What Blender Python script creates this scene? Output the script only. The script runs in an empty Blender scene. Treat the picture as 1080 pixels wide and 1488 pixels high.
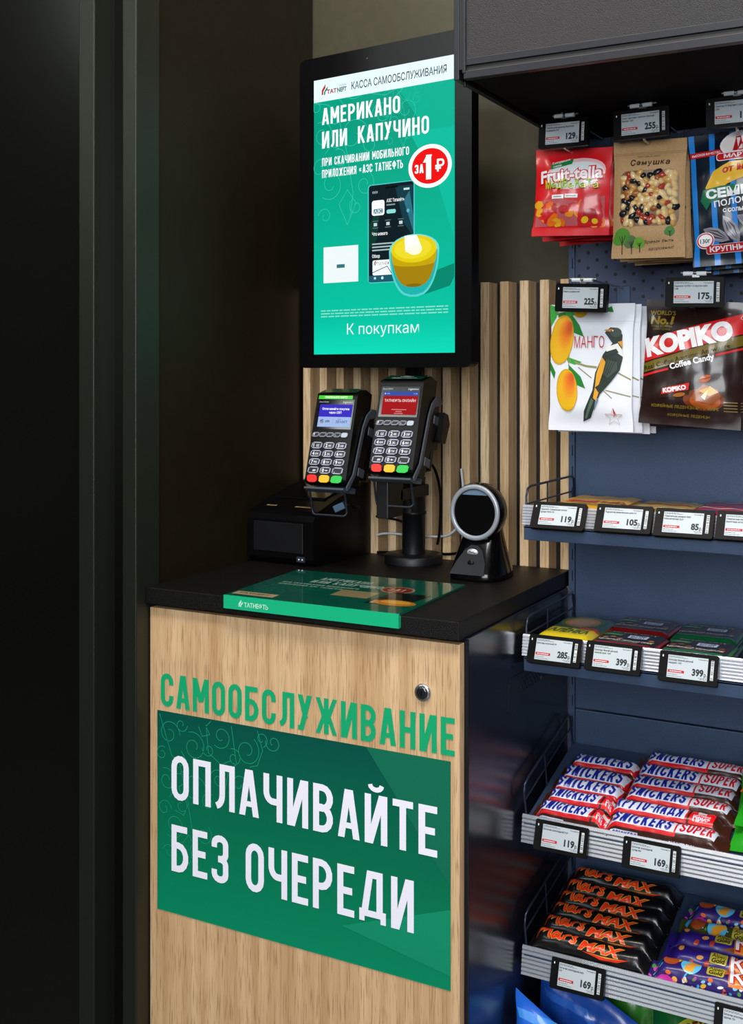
import bpy, bmesh, math, random
from mathutils import Vector, Matrix, geometry
random.seed(7)
C = bpy.context.scene.collection
SC = bpy.context.scene
PI = math.pi
R = math.radians

# ---------------------------------------------------------------- camera
cd = bpy.data.cameras.new('camera'); cam = bpy.data.objects.new('camera', cd); C.objects.link(cam)
cam.location = (0, 0, 1.28); cam.rotation_euler = (R(90), 0, R(28.3))
cd.sensor_fit = 'HORIZONTAL'; cd.sensor_width = 36; cd.lens = 1645/1080*36
cd.shift_y = -198/1080; cd.clip_start = .02
SC.camera = cam
# ---------------------------------------------------------------- world, light, exposure
w = bpy.data.worlds.new('room_ambient'); SC.world = w; w.use_nodes = True
w.node_tree.nodes['Background'].inputs[0].default_value = (.95, .95, .85, 1)
w.node_tree.nodes['Background'].inputs[1].default_value = .045
SC.view_settings.view_transform = 'Standard'; SC.view_settings.look = 'None'
SC.view_settings.exposure = 0; SC.view_settings.gamma = 1; SC.view_settings.use_curve_mapping = False
def area(name, loc, aim, sx, sy, power, col):
    d = bpy.data.lights.new(name, 'AREA'); d.shape = 'RECTANGLE'; d.size = sx; d.size_y = sy
    d.energy = power; d.color = col
    o = bpy.data.objects.new(name, d); C.objects.link(o); o.location = loc
    o.rotation_euler = (Vector(aim)-Vector(loc)).to_track_quat('-Z', 'Y').to_euler()
    return o
area('window_daylight', (.5, -2.1, 1.92), (-.55, 1.7, 1.1), 2.0, 1.5, 116, (.93, .97, 1))
area('ceiling_lamp_or_fill', (.15, .75, 2.75), (-.25, 1.3, 1.0), 1.3, .35, 42, (1, .98, .95))
area('ceiling_lamp_or_fill', (-.85, .6, 2.75), (-.85, 1.5, .9), .8, .3, 20, (1, .90, .78))
area('ceiling_lamp_or_fill', (-2.6, -1.2, 2.8), (-2.2, 0, 0), 1.2, .4, 25, (.92, 1, .95))  # added fill: brightens the left trims and the floor mirrored in the dark panel

# ---------------------------------------------------------------- materials
def lin(h):
    h = h.lstrip('#'); v = [int(h[i:i+2], 16)/255 for i in (0, 2, 4)]
    return tuple(c/12.92 if c <= .04045 else ((c+.055)/1.055)**2.4 for c in v)+(1,)
MATS = {}
def mat(name, col='#808080', rough=.5, metal=0, coat=0, emit=0, bump=0, bscale=200, var=0, spec=.5, trans=0, alpha=1):
    if name in MATS: return MATS[name]
    m = bpy.data.materials.new(name); m.use_nodes = True; nt = m.node_tree; b = nt.nodes['Principled BSDF']
    c = lin(col); I = b.inputs
    I['Base Color'].default_value = c; I['Roughness'].default_value = rough; I['Metallic'].default_value = metal
    I['Coat Weight'].default_value = coat; I['Coat Roughness'].default_value = .08
    I['Specular IOR Level'].default_value = spec
    I['Transmission Weight'].default_value = trans; I['Alpha'].default_value = alpha
    if emit:
        I['Base Color'].default_value = (0, 0, 0, 1); I['Emission Color'].default_value = c
        I['Emission Strength'].default_value = emit; I['Roughness'].default_value = .4; I['Specular IOR Level'].default_value = .06
    tc = nt.nodes.new('ShaderNodeTexCoord'); n = nt.nodes.new('ShaderNodeTexNoise')
    nt.links.new(tc.outputs['Object'], n.inputs['Vector']); n.inputs['Scale'].default_value = bscale; n.inputs['Detail'].default_value = 3
    if bump:
        bp = nt.nodes.new('ShaderNodeBump'); bp.inputs['Strength'].default_value = bump; bp.inputs['Distance'].default_value = .002
        nt.links.new(n.outputs['Fac'], bp.inputs['Height']); nt.links.new(bp.outputs['Normal'], I['Normal'])
    if var:
        r = nt.nodes.new('ShaderNodeValToRGB'); nt.links.new(n.outputs['Fac'], r.inputs['Fac'])
        r.color_ramp.elements[0].position = .3; r.color_ramp.elements[1].position = .7
        r.color_ramp.elements[0].color = tuple(x*(1-var) for x in c[:3])+(1,)
        r.color_ramp.elements[1].color = tuple(min(1, x*(1+var)) for x in c[:3])+(1,)
        nt.links.new(r.outputs['Color'], I['Base Color'])
    MATS[name] = m; return m
def ink(h):           # printed ink, glossy film
    return mat('ink_'+h.lstrip('#'), h, .32, coat=.25)
def inkm(h):          # printed ink on matt paper or vinyl
    return mat('matt_ink_'+h.lstrip('#'), h, .55, spec=.25)
def glow(h, s=1.0):   # lit pixels of a display
    return mat('pixels_%s_%g' % (h.lstrip('#'), s), h, emit=s)
def wood(name, c0, c1, c2, scale=1.0, rough=.5):
    m = bpy.data.materials.new(name); m.use_nodes = True; nt = m.node_tree; b = nt.nodes['Principled BSDF']; L = nt.links.new
    tc = nt.nodes.new('ShaderNodeTexCoord'); mp = nt.nodes.new('ShaderNodeMapping')
    L(tc.outputs['Object'], mp.inputs['Vector']); mp.inputs['Scale'].default_value = (60*scale, 60*scale, 1.6)
    n1 = nt.nodes.new('ShaderNodeTexNoise'); n1.inputs['Scale'].default_value = 1; n1.inputs['Detail'].default_value = 4; L(mp.outputs[0], n1.inputs['Vector'])
    mp2 = nt.nodes.new('ShaderNodeMapping'); L(tc.outputs['Object'], mp2.inputs['Vector']); mp2.inputs['Scale'].default_value = (460*scale, 460*scale, 20)
    n2 = nt.nodes.new('ShaderNodeTexNoise'); n2.inputs['Scale'].default_value = 1; n2.inputs['Detail'].default_value = 2; L(mp2.outputs[0], n2.inputs['Vector'])
    r1 = nt.nodes.new('ShaderNodeValToRGB'); e = r1.color_ramp.elements
    e[0].position = .32; e[0].color = lin(c0); e[1].position = .68; e[1].color = lin(c1); L(n1.outputs['Fac'], r1.inputs['Fac'])
    r2 = nt.nodes.new('ShaderNodeValToRGB'); e = r2.color_ramp.elements
    e[0].position = .53; e[0].color = (0, 0, 0, 1); e[1].position = .66; e[1].color = (1, 1, 1, 1); L(n2.outputs['Fac'], r2.inputs['Fac'])
    ml = nt.nodes.new('ShaderNodeMath'); ml.operation = 'MULTIPLY'; ml.inputs[1].default_value = .75; L(r2.outputs['Color'], ml.inputs[0])
    mx = nt.nodes.new('ShaderNodeMix'); mx.data_type = 'RGBA'; L(ml.outputs[0], mx.inputs[0])
    L(r1.outputs['Color'], mx.inputs[6]); mx.inputs[7].default_value = lin(c2); L(mx.outputs[2], b.inputs['Base Color'])
    bp = nt.nodes.new('ShaderNodeBump'); bp.inputs['Strength'].default_value = .15; bp.inputs['Distance'].default_value = .001
    L(n2.outputs['Fac'], bp.inputs['Height']); L(bp.outputs[0], b.inputs['Normal']); b.inputs['Roughness'].default_value = rough
    MATS[name] = m; return m
def printed_ramp(name, stops, axis=2, emit=0, rough=.4):   # a printed or displayed two-tone artwork background
    m = bpy.data.materials.new(name); m.use_nodes = True; nt = m.node_tree; b = nt.nodes['Principled BSDF']; L = nt.links.new
    tc = nt.nodes.new('ShaderNodeTexCoord'); sp = nt.nodes.new('ShaderNodeSeparateXYZ'); L(tc.outputs['Generated'], sp.inputs[0])
    r = nt.nodes.new('ShaderNodeValToRGB'); el = r.color_ramp.elements
    while len(el) < len(stops): el.new(.5)
    for i, (p, c) in enumerate(stops): el[i].position = p; el[i].color = lin(c)
    if axis == 3:
        ad = nt.nodes.new('ShaderNodeMath'); ad.operation = 'MULTIPLY_ADD'; L(sp.outputs[0], ad.inputs[0]); ad.inputs[1].default_value = .45
        L(sp.outputs[1], ad.inputs[2]); L(ad.outputs[0], r.inputs['Fac'])
    else: L(sp.outputs[axis], r.inputs['Fac'])
    if emit:
        b.inputs['Base Color'].default_value = (0, 0, 0, 1); L(r.outputs[0], b.inputs['Emission Color']); b.inputs['Emission Strength'].default_value = emit; b.inputs['Roughness'].default_value = .4; b.inputs['Specular IOR Level'].default_value = .06
    else: L(r.outputs[0], b.inputs['Base Color']); b.inputs['Roughness'].default_value = rough; b.inputs['Specular IOR Level'].default_value = .25
    MATS[name] = m; return m
def perforated(name, col, hole, px, pz, rad):
    m = mat(name, col, .45, .35, bump=.25, bscale=900); nt = m.node_tree; b = nt.nodes['Principled BSDF']; L = nt.links.new
    tc = nt.nodes.new('ShaderNodeTexCoord'); sp = nt.nodes.new('ShaderNodeSeparateXYZ'); L(tc.outputs['Object'], sp.inputs[0])
    def mth(op, a, bb=None, cc=None):
        q = nt.nodes.new('ShaderNodeMath'); q.operation = op
        for i, v in enumerate((a, bb, cc)):
            if v is None: continue
            if isinstance(v, (int, float)): q.inputs[i].default_value = v
            else: L(v, q.inputs[i])
        return q.outputs[0]
    def grid(ox, oz):
        a = mth('SUBTRACT', mth('FRACT', mth('MULTIPLY_ADD', sp.outputs[0], 1/px, ox)), .5)
        c = mth('SUBTRACT', mth('FRACT', mth('MULTIPLY_ADD', sp.outputs[2], 1/pz, oz)), .5)
        a = mth('MULTIPLY', a, px); c = mth('MULTIPLY', c, pz)
        return mth('SQRT', mth('ADD', mth('MULTIPLY', a, a), mth('MULTIPLY', c, c)))
    d = mth('MINIMUM', grid(100.0, 100.0), grid(100.5, 100.5))
    f = mth('LESS_THAN', d, rad)
    mx = nt.nodes.new('ShaderNodeMix'); mx.data_type = 'RGBA'; L(f, mx.inputs[0]); mx.inputs[6].default_value = lin(col); mx.inputs[7].default_value = lin(hole)
    L(mx.outputs[2], b.inputs['Base Color'])
    return m

OAK = wood('oak_veneer', '#b38d64', '#d2b088', '#94704c')
SLAT = wood('light_oak_slat', '#c6a478', '#e4c9a2', '#a88860')
NAVY = mat('navy_powder_coat', '#384a66', .38, .35, bump=.22, bscale=900)
NAVYD = mat('dark_navy_panel', '#121620', .22, .2, bump=.03, bscale=300)
PERF = perforated('perforated_navy_sheet', '#333e58', '#040508', .031, .0254, .0029)
OLIVE = mat('dark_olive_panel', '#151005', .5, .0, spec=.2, bump=.05, bscale=40, var=.15)
OLIVEB = mat('olive_wall_paint', '#3a3726', .45, .1, bump=.05, bscale=60, var=.1)
GLOSSBLK = mat('dark_glossy_panel', '#090a05', .2, .1, bump=.02, bscale=12)
TRIM = mat('dark_aluminium_trim', '#262a22', .30, .5, bump=.2, bscale=1500)
BLK = mat('black_plastic', '#040405', .34, spec=.2)
BLKG = mat('glossy_black_plastic', '#050506', .14, spec=.4)
BLKM = mat('matt_black_metal', '#0c0d10', .45, .2)
COUNTER = mat('black_grained_laminate', '#080706', .45, bump=.5, bscale=700, var=.35, spec=.25)
GREY = mat('grey_plastic', '#3c424c', .4)
RINGG = mat('satin_grey_ring', '#949ba4', .3, .3)
SILVER = mat('silver_metal', '#b4b8bd', .25, .9)
RAIL = mat('silver_ribbed_rail', '#c2c8d3', .26, .75, bump=.03)
CLEAR = mat('clear_plastic_strip', '#aeb4bf', .12, .0, spec=.7, alpha=.55)
CANOPY = mat('dark_grey_textured_vinyl', '#1d1c1f', .65, bump=.8, bscale=1100, var=.5)
CANF = mat('anthracite_frame', '#1c1d24', .4, .3)
PAPER = mat('kraft_paper', '#b28d60', .65, bump=.15, bscale=500, var=.12)
EINK = mat('grey_paper_display', '#b0b9bf', .45, spec=.3)

# ---------------------------------------------------------------- mesh builder
def fill2d(pts):
    if len(pts) <= 4: return [tuple(range(len(pts)))]
    return [tuple(t) for t in geometry.tessellate_polygon([[Vector((p[0], p[1], 0)) for p in pts]])]
class MB:
    def __init__(s): s.v = []; s.f = []; s.m = []; s.sm = []; s.mats = []
    def mi(s, m):
        if m not in s.mats: s.mats.append(m)
        return s.mats.index(m)
    def add(s, vs, fs, m, smooth=False):
        o = len(s.v); k = s.mi(m); s.v += [tuple(v) for v in vs]
        for f in fs: s.f.append(tuple(i+o for i in f)); s.m.append(k); s.sm.append(smooth)
    def box(s, x0, y0, z0, x1, y1, z1, m):
        s.add([(x0,y0,z0),(x1,y0,z0),(x1,y1,z0),(x0,y1,z0),(x0,y0,z1),(x1,y0,z1),(x1,y1,z1),(x0,y1,z1)],
              [(0,3,2,1),(4,5,6,7),(0,1,5,4),(1,2,6,5),(2,3,7,6),(3,0,4,7)], m)
    def prism(s, pts, a, b, m, axis='x', capm=None):   # 2-D outline swept along an axis; x: (y,z), y: (x,z), z: (x,y)
        def P(p, t): return {'x': (t, p[0], p[1]), 'y': (p[0], t, p[1]), 'z': (p[0], p[1], t)}[axis]
        n = len(pts); vs = [P(p, a) for p in pts]+[P(p, b) for p in pts]
        s.add(vs, [(i, (i+1) % n, (i+1) % n+n, i+n) for i in range(n)], m)
        t = fill2d(pts); s.add(vs, [f[::-1] for f in t]+[tuple(i+n for i in f) for f in t], capm or m)
    def lathe(s, prof, m, n=32, axis='z', c=(0, 0, 0), smooth=True):   # profile (r, h)
        vs = []; fs = []
        for r, h in prof:
            for k in range(n):
                a = 2*PI*k/n; x, y = r*math.cos(a), r*math.sin(a)
                p = {'z': (x, y, h), 'y': (x, h, y), 'x': (h, x, y)}[axis]; vs.append((p[0]+c[0], p[1]+c[1], p[2]+c[2]))
        for i in range(len(prof)-1):
            for k in range(n): fs.append((i*n+k, i*n+(k+1) % n, (i+1)*n+(k+1) % n, (i+1)*n+k))
        s.add(vs, fs, m, smooth)
        if prof[0][0] > 1e-5: s.add(vs[:n], [tuple(range(n))[::-1]], m)
        if prof[-1][0] > 1e-5: s.add(vs[-n:], [tuple(range(n))], m)
    def tube(s, path, r, m, n=8, closed=False):
        P = [Vector(p) for p in path]; N = len(P); vs = []; fs = []; up = None
        for i in range(N):
            if closed: t = P[(i+1) % N]-P[i-1]
            else: t = P[min(i+1, N-1)]-P[max(i-1, 0)]
            t.normalize()
            if up is None: up = t.orthogonal().normalized()
            up = (up-t*up.dot(t)); up = up.normalized() if up.length > 1e-6 else t.orthogonal().normalized()
            q = t.cross(up)
            for k in range(n):
                a = 2*PI*k/n; vs.append(P[i]+up*math.cos(a)*r+q*math.sin(a)*r)
        for i in range(N if closed else N-1):
            j = (i+1) % N
            for k in range(n): fs.append((i*n+k, i*n+(k+1) % n, j*n+(k+1) % n, j*n+k))
        s.add(vs, fs, m, True)
        if not closed: s.add(vs[:n], [tuple(range(n))[::-1]], m); s.add(vs[-n:], [tuple(range(n))], m)
    def grid(s, fn, us, vs_, m, smooth=True, flip=False):
        V = [fn(u, v) for v in vs_ for u in us]; n = len(us); F = []
        for j in range(len(vs_)-1):
            for i in range(n-1):
                q = (j*n+i, j*n+i+1, (j+1)*n+i+1, (j+1)*n+i); F.append(q[::-1] if flip else q)
        s.add(V, F, m, smooth)
    def build(s, name, parent=None, bevel=0, seg=2, world=False, weld=False):
        off = Vector()
        if world and parent is not None:
            q = parent
            while q is not None: off += q.location; q = q.parent
        me = bpy.data.meshes.new(name); me.from_pydata([tuple(Vector(v)-off) for v in s.v], [], s.f)
        for m in s.mats: me.materials.append(m)
        me.polygons.foreach_set('material_index', s.m); me.polygons.foreach_set('use_smooth', s.sm); me.update()
        if weld:
            bm = bmesh.new(); bm.from_mesh(me); bmesh.ops.remove_doubles(bm, verts=bm.verts, dist=1e-5); bm.to_mesh(me); bm.free()
        o = bpy.data.objects.new(name, me); C.objects.link(o)
        if parent is not None: o.parent = parent
        if bevel:
            bv = o.modifiers.new('bevel', 'BEVEL'); bv.width = bevel; bv.segments = seg; bv.limit_method = 'ANGLE'; bv.angle_limit = R(40)
        return o
def tag(o, label=None, cat=None, group=None, kind=None):
    if label: o['label'] = label
    if cat: o['category'] = cat
    if group: o['group'] = group
    if kind: o['kind'] = kind
    return o
def thing(name, label, cat, loc=(0, 0, 0), rot=(0, 0, 0), group=None):
    o = bpy.data.objects.new(name, None); o.empty_display_size = .02; C.objects.link(o)
    o.location = loc; o.rotation_euler = rot
    return tag(o, label, cat, group)
def struct(o): o['kind'] = 'structure'; return o
def dup(root, loc=None, rot=None, label=None, group=None):     # a copy of a thing with its parts and sub-parts
    r = root.copy(); C.objects.link(r)
    if loc is not None: r.location = loc
    if rot is not None: r.rotation_euler = rot
    if label: r['label'] = label
    if group: r['group'] = group
    for ch in list(root.children):
        c = ch.copy(); C.objects.link(c); c.parent = r
        for g in list(ch.children):
            d = g.copy(); C.objects.link(d); d.parent = c
    return r

# ---------------------------------------------------------------- lettering
def arc(cx, cy, rx, ry, a0, a1, n=7):
    return [(cx+rx*math.cos(R(a0+(a1-a0)*i/n)), cy+ry*math.sin(R(a0+(a1-a0)*i/n))) for i in range(n+1)]
def stroke(pts, t, closed=False):       # outline quads of a polyline of width t
    n = len(pts); P = [Vector((p[0], p[1])) for p in pts]; L = []; Rr = []
    for i in range(n):
        a = P[i-1] if (i > 0 or closed) else None; b = P[(i+1) % n] if (i < n-1 or closed) else None
        d0 = (P[i]-a).normalized() if a is not None and (P[i]-a).length > 1e-9 else None
        d1 = (b-P[i]).normalized() if b is not None and (b-P[i]).length > 1e-9 else None
        if d0 is None: d0 = d1
        if d1 is None: d1 = d0
        if d0 is None: d0 = d1 = Vector((1, 0))
        nn = Vector((-d0.y-d1.y, d0.x+d1.x))
        if nn.length < 1e-6: nn = Vector((-d0.y, d0.x))
        nn.normalize(); c = max(.45, nn.dot(Vector((-d0.y, d0.x))))
        tt = t(i/(max(1, n-1))) if callable(t) else t
        L.append(P[i]+nn*tt/2/c); Rr.append(P[i]-nn*tt/2/c)
    return [[tuple(Rr[i]), tuple(Rr[(i+1) % n]), tuple(L[(i+1) % n]), tuple(L[i])] for i in range(n if closed else n-1)]
def glyph(ch, w, t):                    # narrow grotesque capitals, cap height 1: list of polygons
    h = t/2; o = []
    def bar(x0, y0, x1, y1): o.append([(x0, y0), (x1, y0), (x1, y1), (x0, y1)])
    def dg(x0, y0, x1, y1, k=1.05): q = h*k; o.append([(x0-q, y0), (x0+q, y0), (x1+q, y1), (x1-q, y1)])
    def st(p, c=False): o.extend(stroke(p, t, c))
    rx = (w-t)/2; ry = min(rx*1.15, .3); cx = w/2
    full = arc(cx, 1-h-ry, rx, ry, 0, 180)+arc(cx, h+ry, rx, ry, 180, 360)
    if ch in 'О0': st(full, True)
    elif ch == 'С': st([(w-h, .66)]+arc(cx, 1-h-ry, rx, ry, 0, 180)+arc(cx, h+ry, rx, ry, 180, 360)+[(w-h, .34)])
    elif ch == 'А': dg(h, 0, cx-.02, 1); dg(w-h, 0, cx+.02, 1); bar(.24*w, .2, .76*w, .2+t*.85)
    elif ch in 'ПН':
        bar(0, 0, t, 1); bar(w-t, 0, w, 1)
        if ch == 'П': bar(t, 1-t, w-t, 1)
        else: bar(t, .5-h, w-t, .5+h)
    elif ch == 'Л':
        bar(w-t, 0, w, 1); bar(.22*w, 1-t, w-t, 1); st([(.22*w+h, 1), (.22*w+h, .32)]+arc(0, .32, .22*w+h, .32-h, 0, -80, 5))
    elif ch == 'Д':
        b = .1; bar(0, 0, t*.85, b+t); bar(w-t*.85, 0, w, b+t); bar(0, b, w, b+t*.9); bar(w-1.5*t, b, w-.5*t, 1); bar(.3*w, 1-t, w-t, 1); dg(.18*w, b, .3*w+h, 1)
    elif ch in 'ИЙ':
        bar(0, 0, t, 1); bar(w-t, 0, w, 1); dg(t*.75, 0, w-t*.75, 1, 1.1)
        if ch == 'Й': o.extend(stroke(arc(cx, 1.2, w*.26, .1, 180, 360), t*.7))
    elif ch == 'М': bar(0, 0, t, 1); bar(w-t, 0, w, 1); dg(cx, .3, h*1.1, 1); dg(cx, .3, w-h*1.1, 1)
    elif ch == 'Е': bar(0, 0, t, 1); bar(t, 0, w, t); bar(t, 1-t, w, 1); bar(t, .5-h, w*.88, .5+h)
    elif ch in 'РВБЬЯ':
        if ch == 'Я':
            bar(w-t, 0, w, 1); st([(w-h, 1-h)]+arc(rx+h, .74-h*.2, rx, .26-h*.8, 90, 270)+[(w-h, .48)]); dg(h, 0, w-t*1.3, .5)
        else:
            bar(0, 0, t, 1)
            if ch in 'РВ':
                lo = .46 if ch == 'Р' else .5; rr = (1-h-lo)/2
                st([(h, 1-h)]+arc(w-h-rr*.8, 1-h-rr, rr*.8, rr, 90, -90)+[(h, lo)])
            if ch in 'ВБЬ':
                hi = .52 if ch == 'В' else .57; rr = (hi-h)/2
                st([(h, hi)]+arc(w-h-rr*.8, h+rr, rr*.8, rr, 90, -90)+[(h, h)])
            if ch == 'Б': bar(t, 1-t, w*.93, 1)
    elif ch in 'ЗЭ':
        r2 = (.5-h)/2; q = rx*1.0; st([(h, .73)]+arc(cx, 1-h-q*.8, q, q*.8, 180, 0)+arc(cx, .5+q*.8, q, q*.8, 0, -90)+[(cx-.05, .5)]); st([(cx-.05, .5)]+arc(cx, .5-q*.8, q, q*.8, 90, 0)+arc(cx, h+q*.8, q, q*.8, 0, -180)+[(h, .27)])
    elif ch == 'Ж':
        bar(cx-h, 0, cx+h, 1)
        for sx in (-1, 1): dg(cx+sx*(w/2-h), 0, cx+sx*h*.9, .52, .9); dg(cx+sx*h*.9, .48, cx+sx*(w/2-h), 1, .9)
    elif ch == 'К': bar(0, 0, t, 1); dg(w-h, 0, t*1.1, .55); dg(t*.9, .42, w-h*1.1, 1)
    elif ch == 'Т': bar(0, 1-t, w, 1); bar(cx-h, 0, cx+h, 1)
    elif ch == 'У': dg(.24*w, 0, w-h, 1); dg(.56*w, .36, h, 1); bar(.02*w, 0, .34*w, t*.9)
    elif ch == 'Ч': bar(w-t, 0, w, 1); st([(h, 1), (h, .62)]+arc(cx, .62, rx, .62-.42, 180, 270, 6)+[(w-h, .42)])
    elif ch == 'Г': bar(0, 0, t, 1); bar(t, 1-t, w, 1)
    elif ch == 'Ф': bar(cx-h, 0, cx+h, 1); st(arc(cx, .56, rx, .26, 0, 360, 20)[:-1], True)
    elif ch == '1': bar(cx-h, 0, cx+h, 1); dg(.1*w, .7, cx+.1*w, .98)
    elif ch == 'S':
        q = rx; b_ = (.5-h)/2+.02; st([(w-h, .70)]+arc(cx, 1-h-b_*.8, q, b_*.8, 0, 180)+[(h, .64), (w-h, .38)]+arc(cx, h+b_*.8, q, b_*.8, 0, -180)+[(h, .30)])
    elif ch == 'N': bar(0, 0, t, 1); bar(w-t, 0, w, 1); dg(w-t*.75, 0, t*.75, 1, 1.1)
    elif ch == 'I': bar(0, 0, t*1.15, 1)
    elif ch == 'U': st([(h, 1), (h, h+ry)]+arc(cx, h+ry, rx, ry, 180, 360)+[(w-h, 1)])
    elif ch == 'R':
        bar(0, 0, t, 1); lo = .44; rr_ = (1-h-lo)/2; st([(h, 1-h)]+arc(w-h-rr_*.8, 1-h-rr_, rr_*.8, rr_, 90, -90)+[(h, lo)]); dg(w-h, 0, w*.5, .46)
    elif ch == '-': bar(0, .42, w, .42+t)
    elif ch == '«':
        for q in (.0, .38): dg(q*w+.3*w, .25, q*w+.1*w, .45, .7); dg(q*w+.1*w, .45, q*w+.3*w, .65, .7)
    return o
GW = {'I': .5, 'U': 1.0, '-': .6, 'Ж': 1.5, 'М': 1.25, 'Д': 1.3, 'Ф': 1.3, 'Л': 1.08, 'А': 1.05, '1': .7, 'И': 1.08, 'Й': 1.08, 'Т': .95, 'Е': .85, 'У': .98, 'З': .95}
_TX = {}
def font_mesh(s, bold, shear, res):
    k = (s, bold, shear, res)
    if k not in _TX:
        c = bpy.data.curves.new('lettering', 'FONT'); c.body = s; c.size = 1; c.offset = bold; c.shear = shear; c.resolution_u = res
        o = bpy.data.objects.new('lettering', c); C.objects.link(o)
        dg = bpy.context.evaluated_depsgraph_get(); m = bpy.data.meshes.new_from_object(o.evaluated_get(dg))
        vs = [(v.co.x/.72, v.co.y/.72) for v in m.vertices]; fs = [tuple(p.vertices) for p in m.polygons]
        bpy.data.objects.remove(o); bpy.data.curves.remove(c); bpy.data.meshes.remove(m)
        x0 = min([v[0] for v in vs] or [0]); x1 = max([v[0] for v in vs] or [1])
        _TX[k] = ([(v[0]-x0, v[1]) for v in vs], fs, x1-x0)
    return _TX[k]
class Art:        # flat artwork in metres, later laid on a surface
    def __init__(s): s.items = []
    def raw(s, vs, fs, m, z): s.items.append((vs, fs, m, z))
    def poly(s, pts, m, z=1): s.raw(list(pts), fill2d(pts), m, z)
    def rect(s, x0, y0, x1, y1, m, z=1): s.poly([(x0, y0), (x1, y0), (x1, y1), (x0, y1)], m, z)
    def rrect(s, x0, y0, x1, y1, r, m, z=1):
        s.poly(arc(x1-r, y1-r, r, r, 0, 90, 4)+arc(x0+r, y1-r, r, r, 90, 180, 4)+arc(x0+r, y0+r, r, r, 180, 270, 4)+arc(x1-r, y0+r, r, r, 270, 360, 4), m, z)
    def ell(s, cx, cy, rx, ry, m, z=1, rot=0, n=24):
        c, q = math.cos(R(rot)), math.sin(R(rot)); p = []
        for k in range(n):
            a = 2*PI*k/n; x, y = rx*math.cos(a), ry*math.sin(a); p.append((cx+x*c-y*q, cy+x*q+y*c))
        s.poly(p, m, z)
    def line(s, pts, t, m, z=1, closed=False):
        for i, q in enumerate(stroke(pts, t, closed)): s.poly(q, m, z+.05*(i % 2))
    _k = 0
    def caps(s, txt, x0, y0, x1, h, m, z=2, t=.14, gap=.12, space=.36, shear=0):     # narrow capitals stretched to the span x0..x1
        W = 0; lay = []
        for ch in txt:
            if ch == ' ': W += space; continue
            gw = .46*GW.get(ch, 1); lay.append((ch, W, gw)); W += gw+gap
        W -= gap; k = (x1-x0)/W
        for ch, x, gw in lay:
            for i, pg in enumerate(glyph(ch, gw, t)): s.poly([(x0+(x+p[0])*k+p[1]*h*shear, y0+p[1]*h) for p in pg], m, z+.06*(i % 14))
    def text(s, txt, x, y, h, m, z=2, width=None, bold=0, shear=0, rot=0, align='l', res=None, arcr=None):
        if res is None: res = 5 if h > .01 else (3 if h > .005 else 2)
        vs, fs, W = font_mesh(txt, bold, shear, res); kx = h if width is None else width/W
        w = W*kx; ox = {'l': 0, 'c': -w/2, 'r': -w}[align]; c, q = math.cos(R(rot)), math.sin(R(rot)); out = []
        for vx, vy in vs:
            px, py = ox+vx*kx, vy*h
            if arcr:
                a = px/arcr; px, py = (arcr+py)*math.sin(a), (arcr+py)*math.cos(a)-arcr
            out.append((x+px*c-py*q, y+px*q+py*c))
        s.raw(out, fs, m, z); return w
    def emit(s, mb, fn, step=None, eps=.00016, smooth=True, ox=0, oy=0):
        bm = bmesh.new(); mats = []
        for vs, fs, m, z in s.items:
            if m not in mats: mats.append(m)
            k = mats.index(m); B = [bm.verts.new((v[0], v[1], z*eps)) for v in vs]
            for f in fs:
                try: fc = bm.faces.new([B[i] for i in f]); fc.material_index = k
                except ValueError: pass
        for fc in bm.faces:
            fc.normal_update()
            if fc.normal.z < 0: fc.normal_flip()
        if step:
            xs = [v.co.x for v in bm.verts]; ys = [v.co.y for v in bm.verts]
            for lo, hi, ax, stp, o0 in ((min(xs), max(xs), 0, step[0], ox), (min(ys), max(ys), 1, step[1], oy)):
                k = math.ceil((lo-o0)/stp)
                while o0+k*stp < hi:
                    n = (1, 0, 0) if ax == 0 else (0, 1, 0); co = (o0+k*stp, 0, 0) if ax == 0 else (0, o0+k*stp, 0)
                    bmesh.ops.bisect_plane(bm, geom=bm.verts[:]+bm.edges[:]+bm.faces[:], dist=1e-7, plane_co=co, plane_no=n); k += 1
        bm.verts.index_update(); V = [fn(v.co.x, v.co.y, v.co.z) for v in bm.verts]
        for k, m in enumerate(mats):
            F = [tuple(v.index for v in f.verts) for f in bm.faces if f.material_index == k]
            used = sorted({i for f in F for i in f}); ix = {i: n for n, i in enumerate(used)}
            mb.add([V[i] for i in used], [tuple(ix[i] for i in f) for f in F], m, smooth)
        bm.free()
def curl(cx, cy, r, a0, turns, sgn=1, n=26, shrink=.25):
    return [(cx+r*(1-(1-shrink)*i/n)*math.cos(a0+sgn*2*PI*turns*i/n), cy+r*(1-(1-shrink)*i/n)*math.sin(a0+sgn*2*PI*turns*i/n)) for i in range(n+1)]
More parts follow.
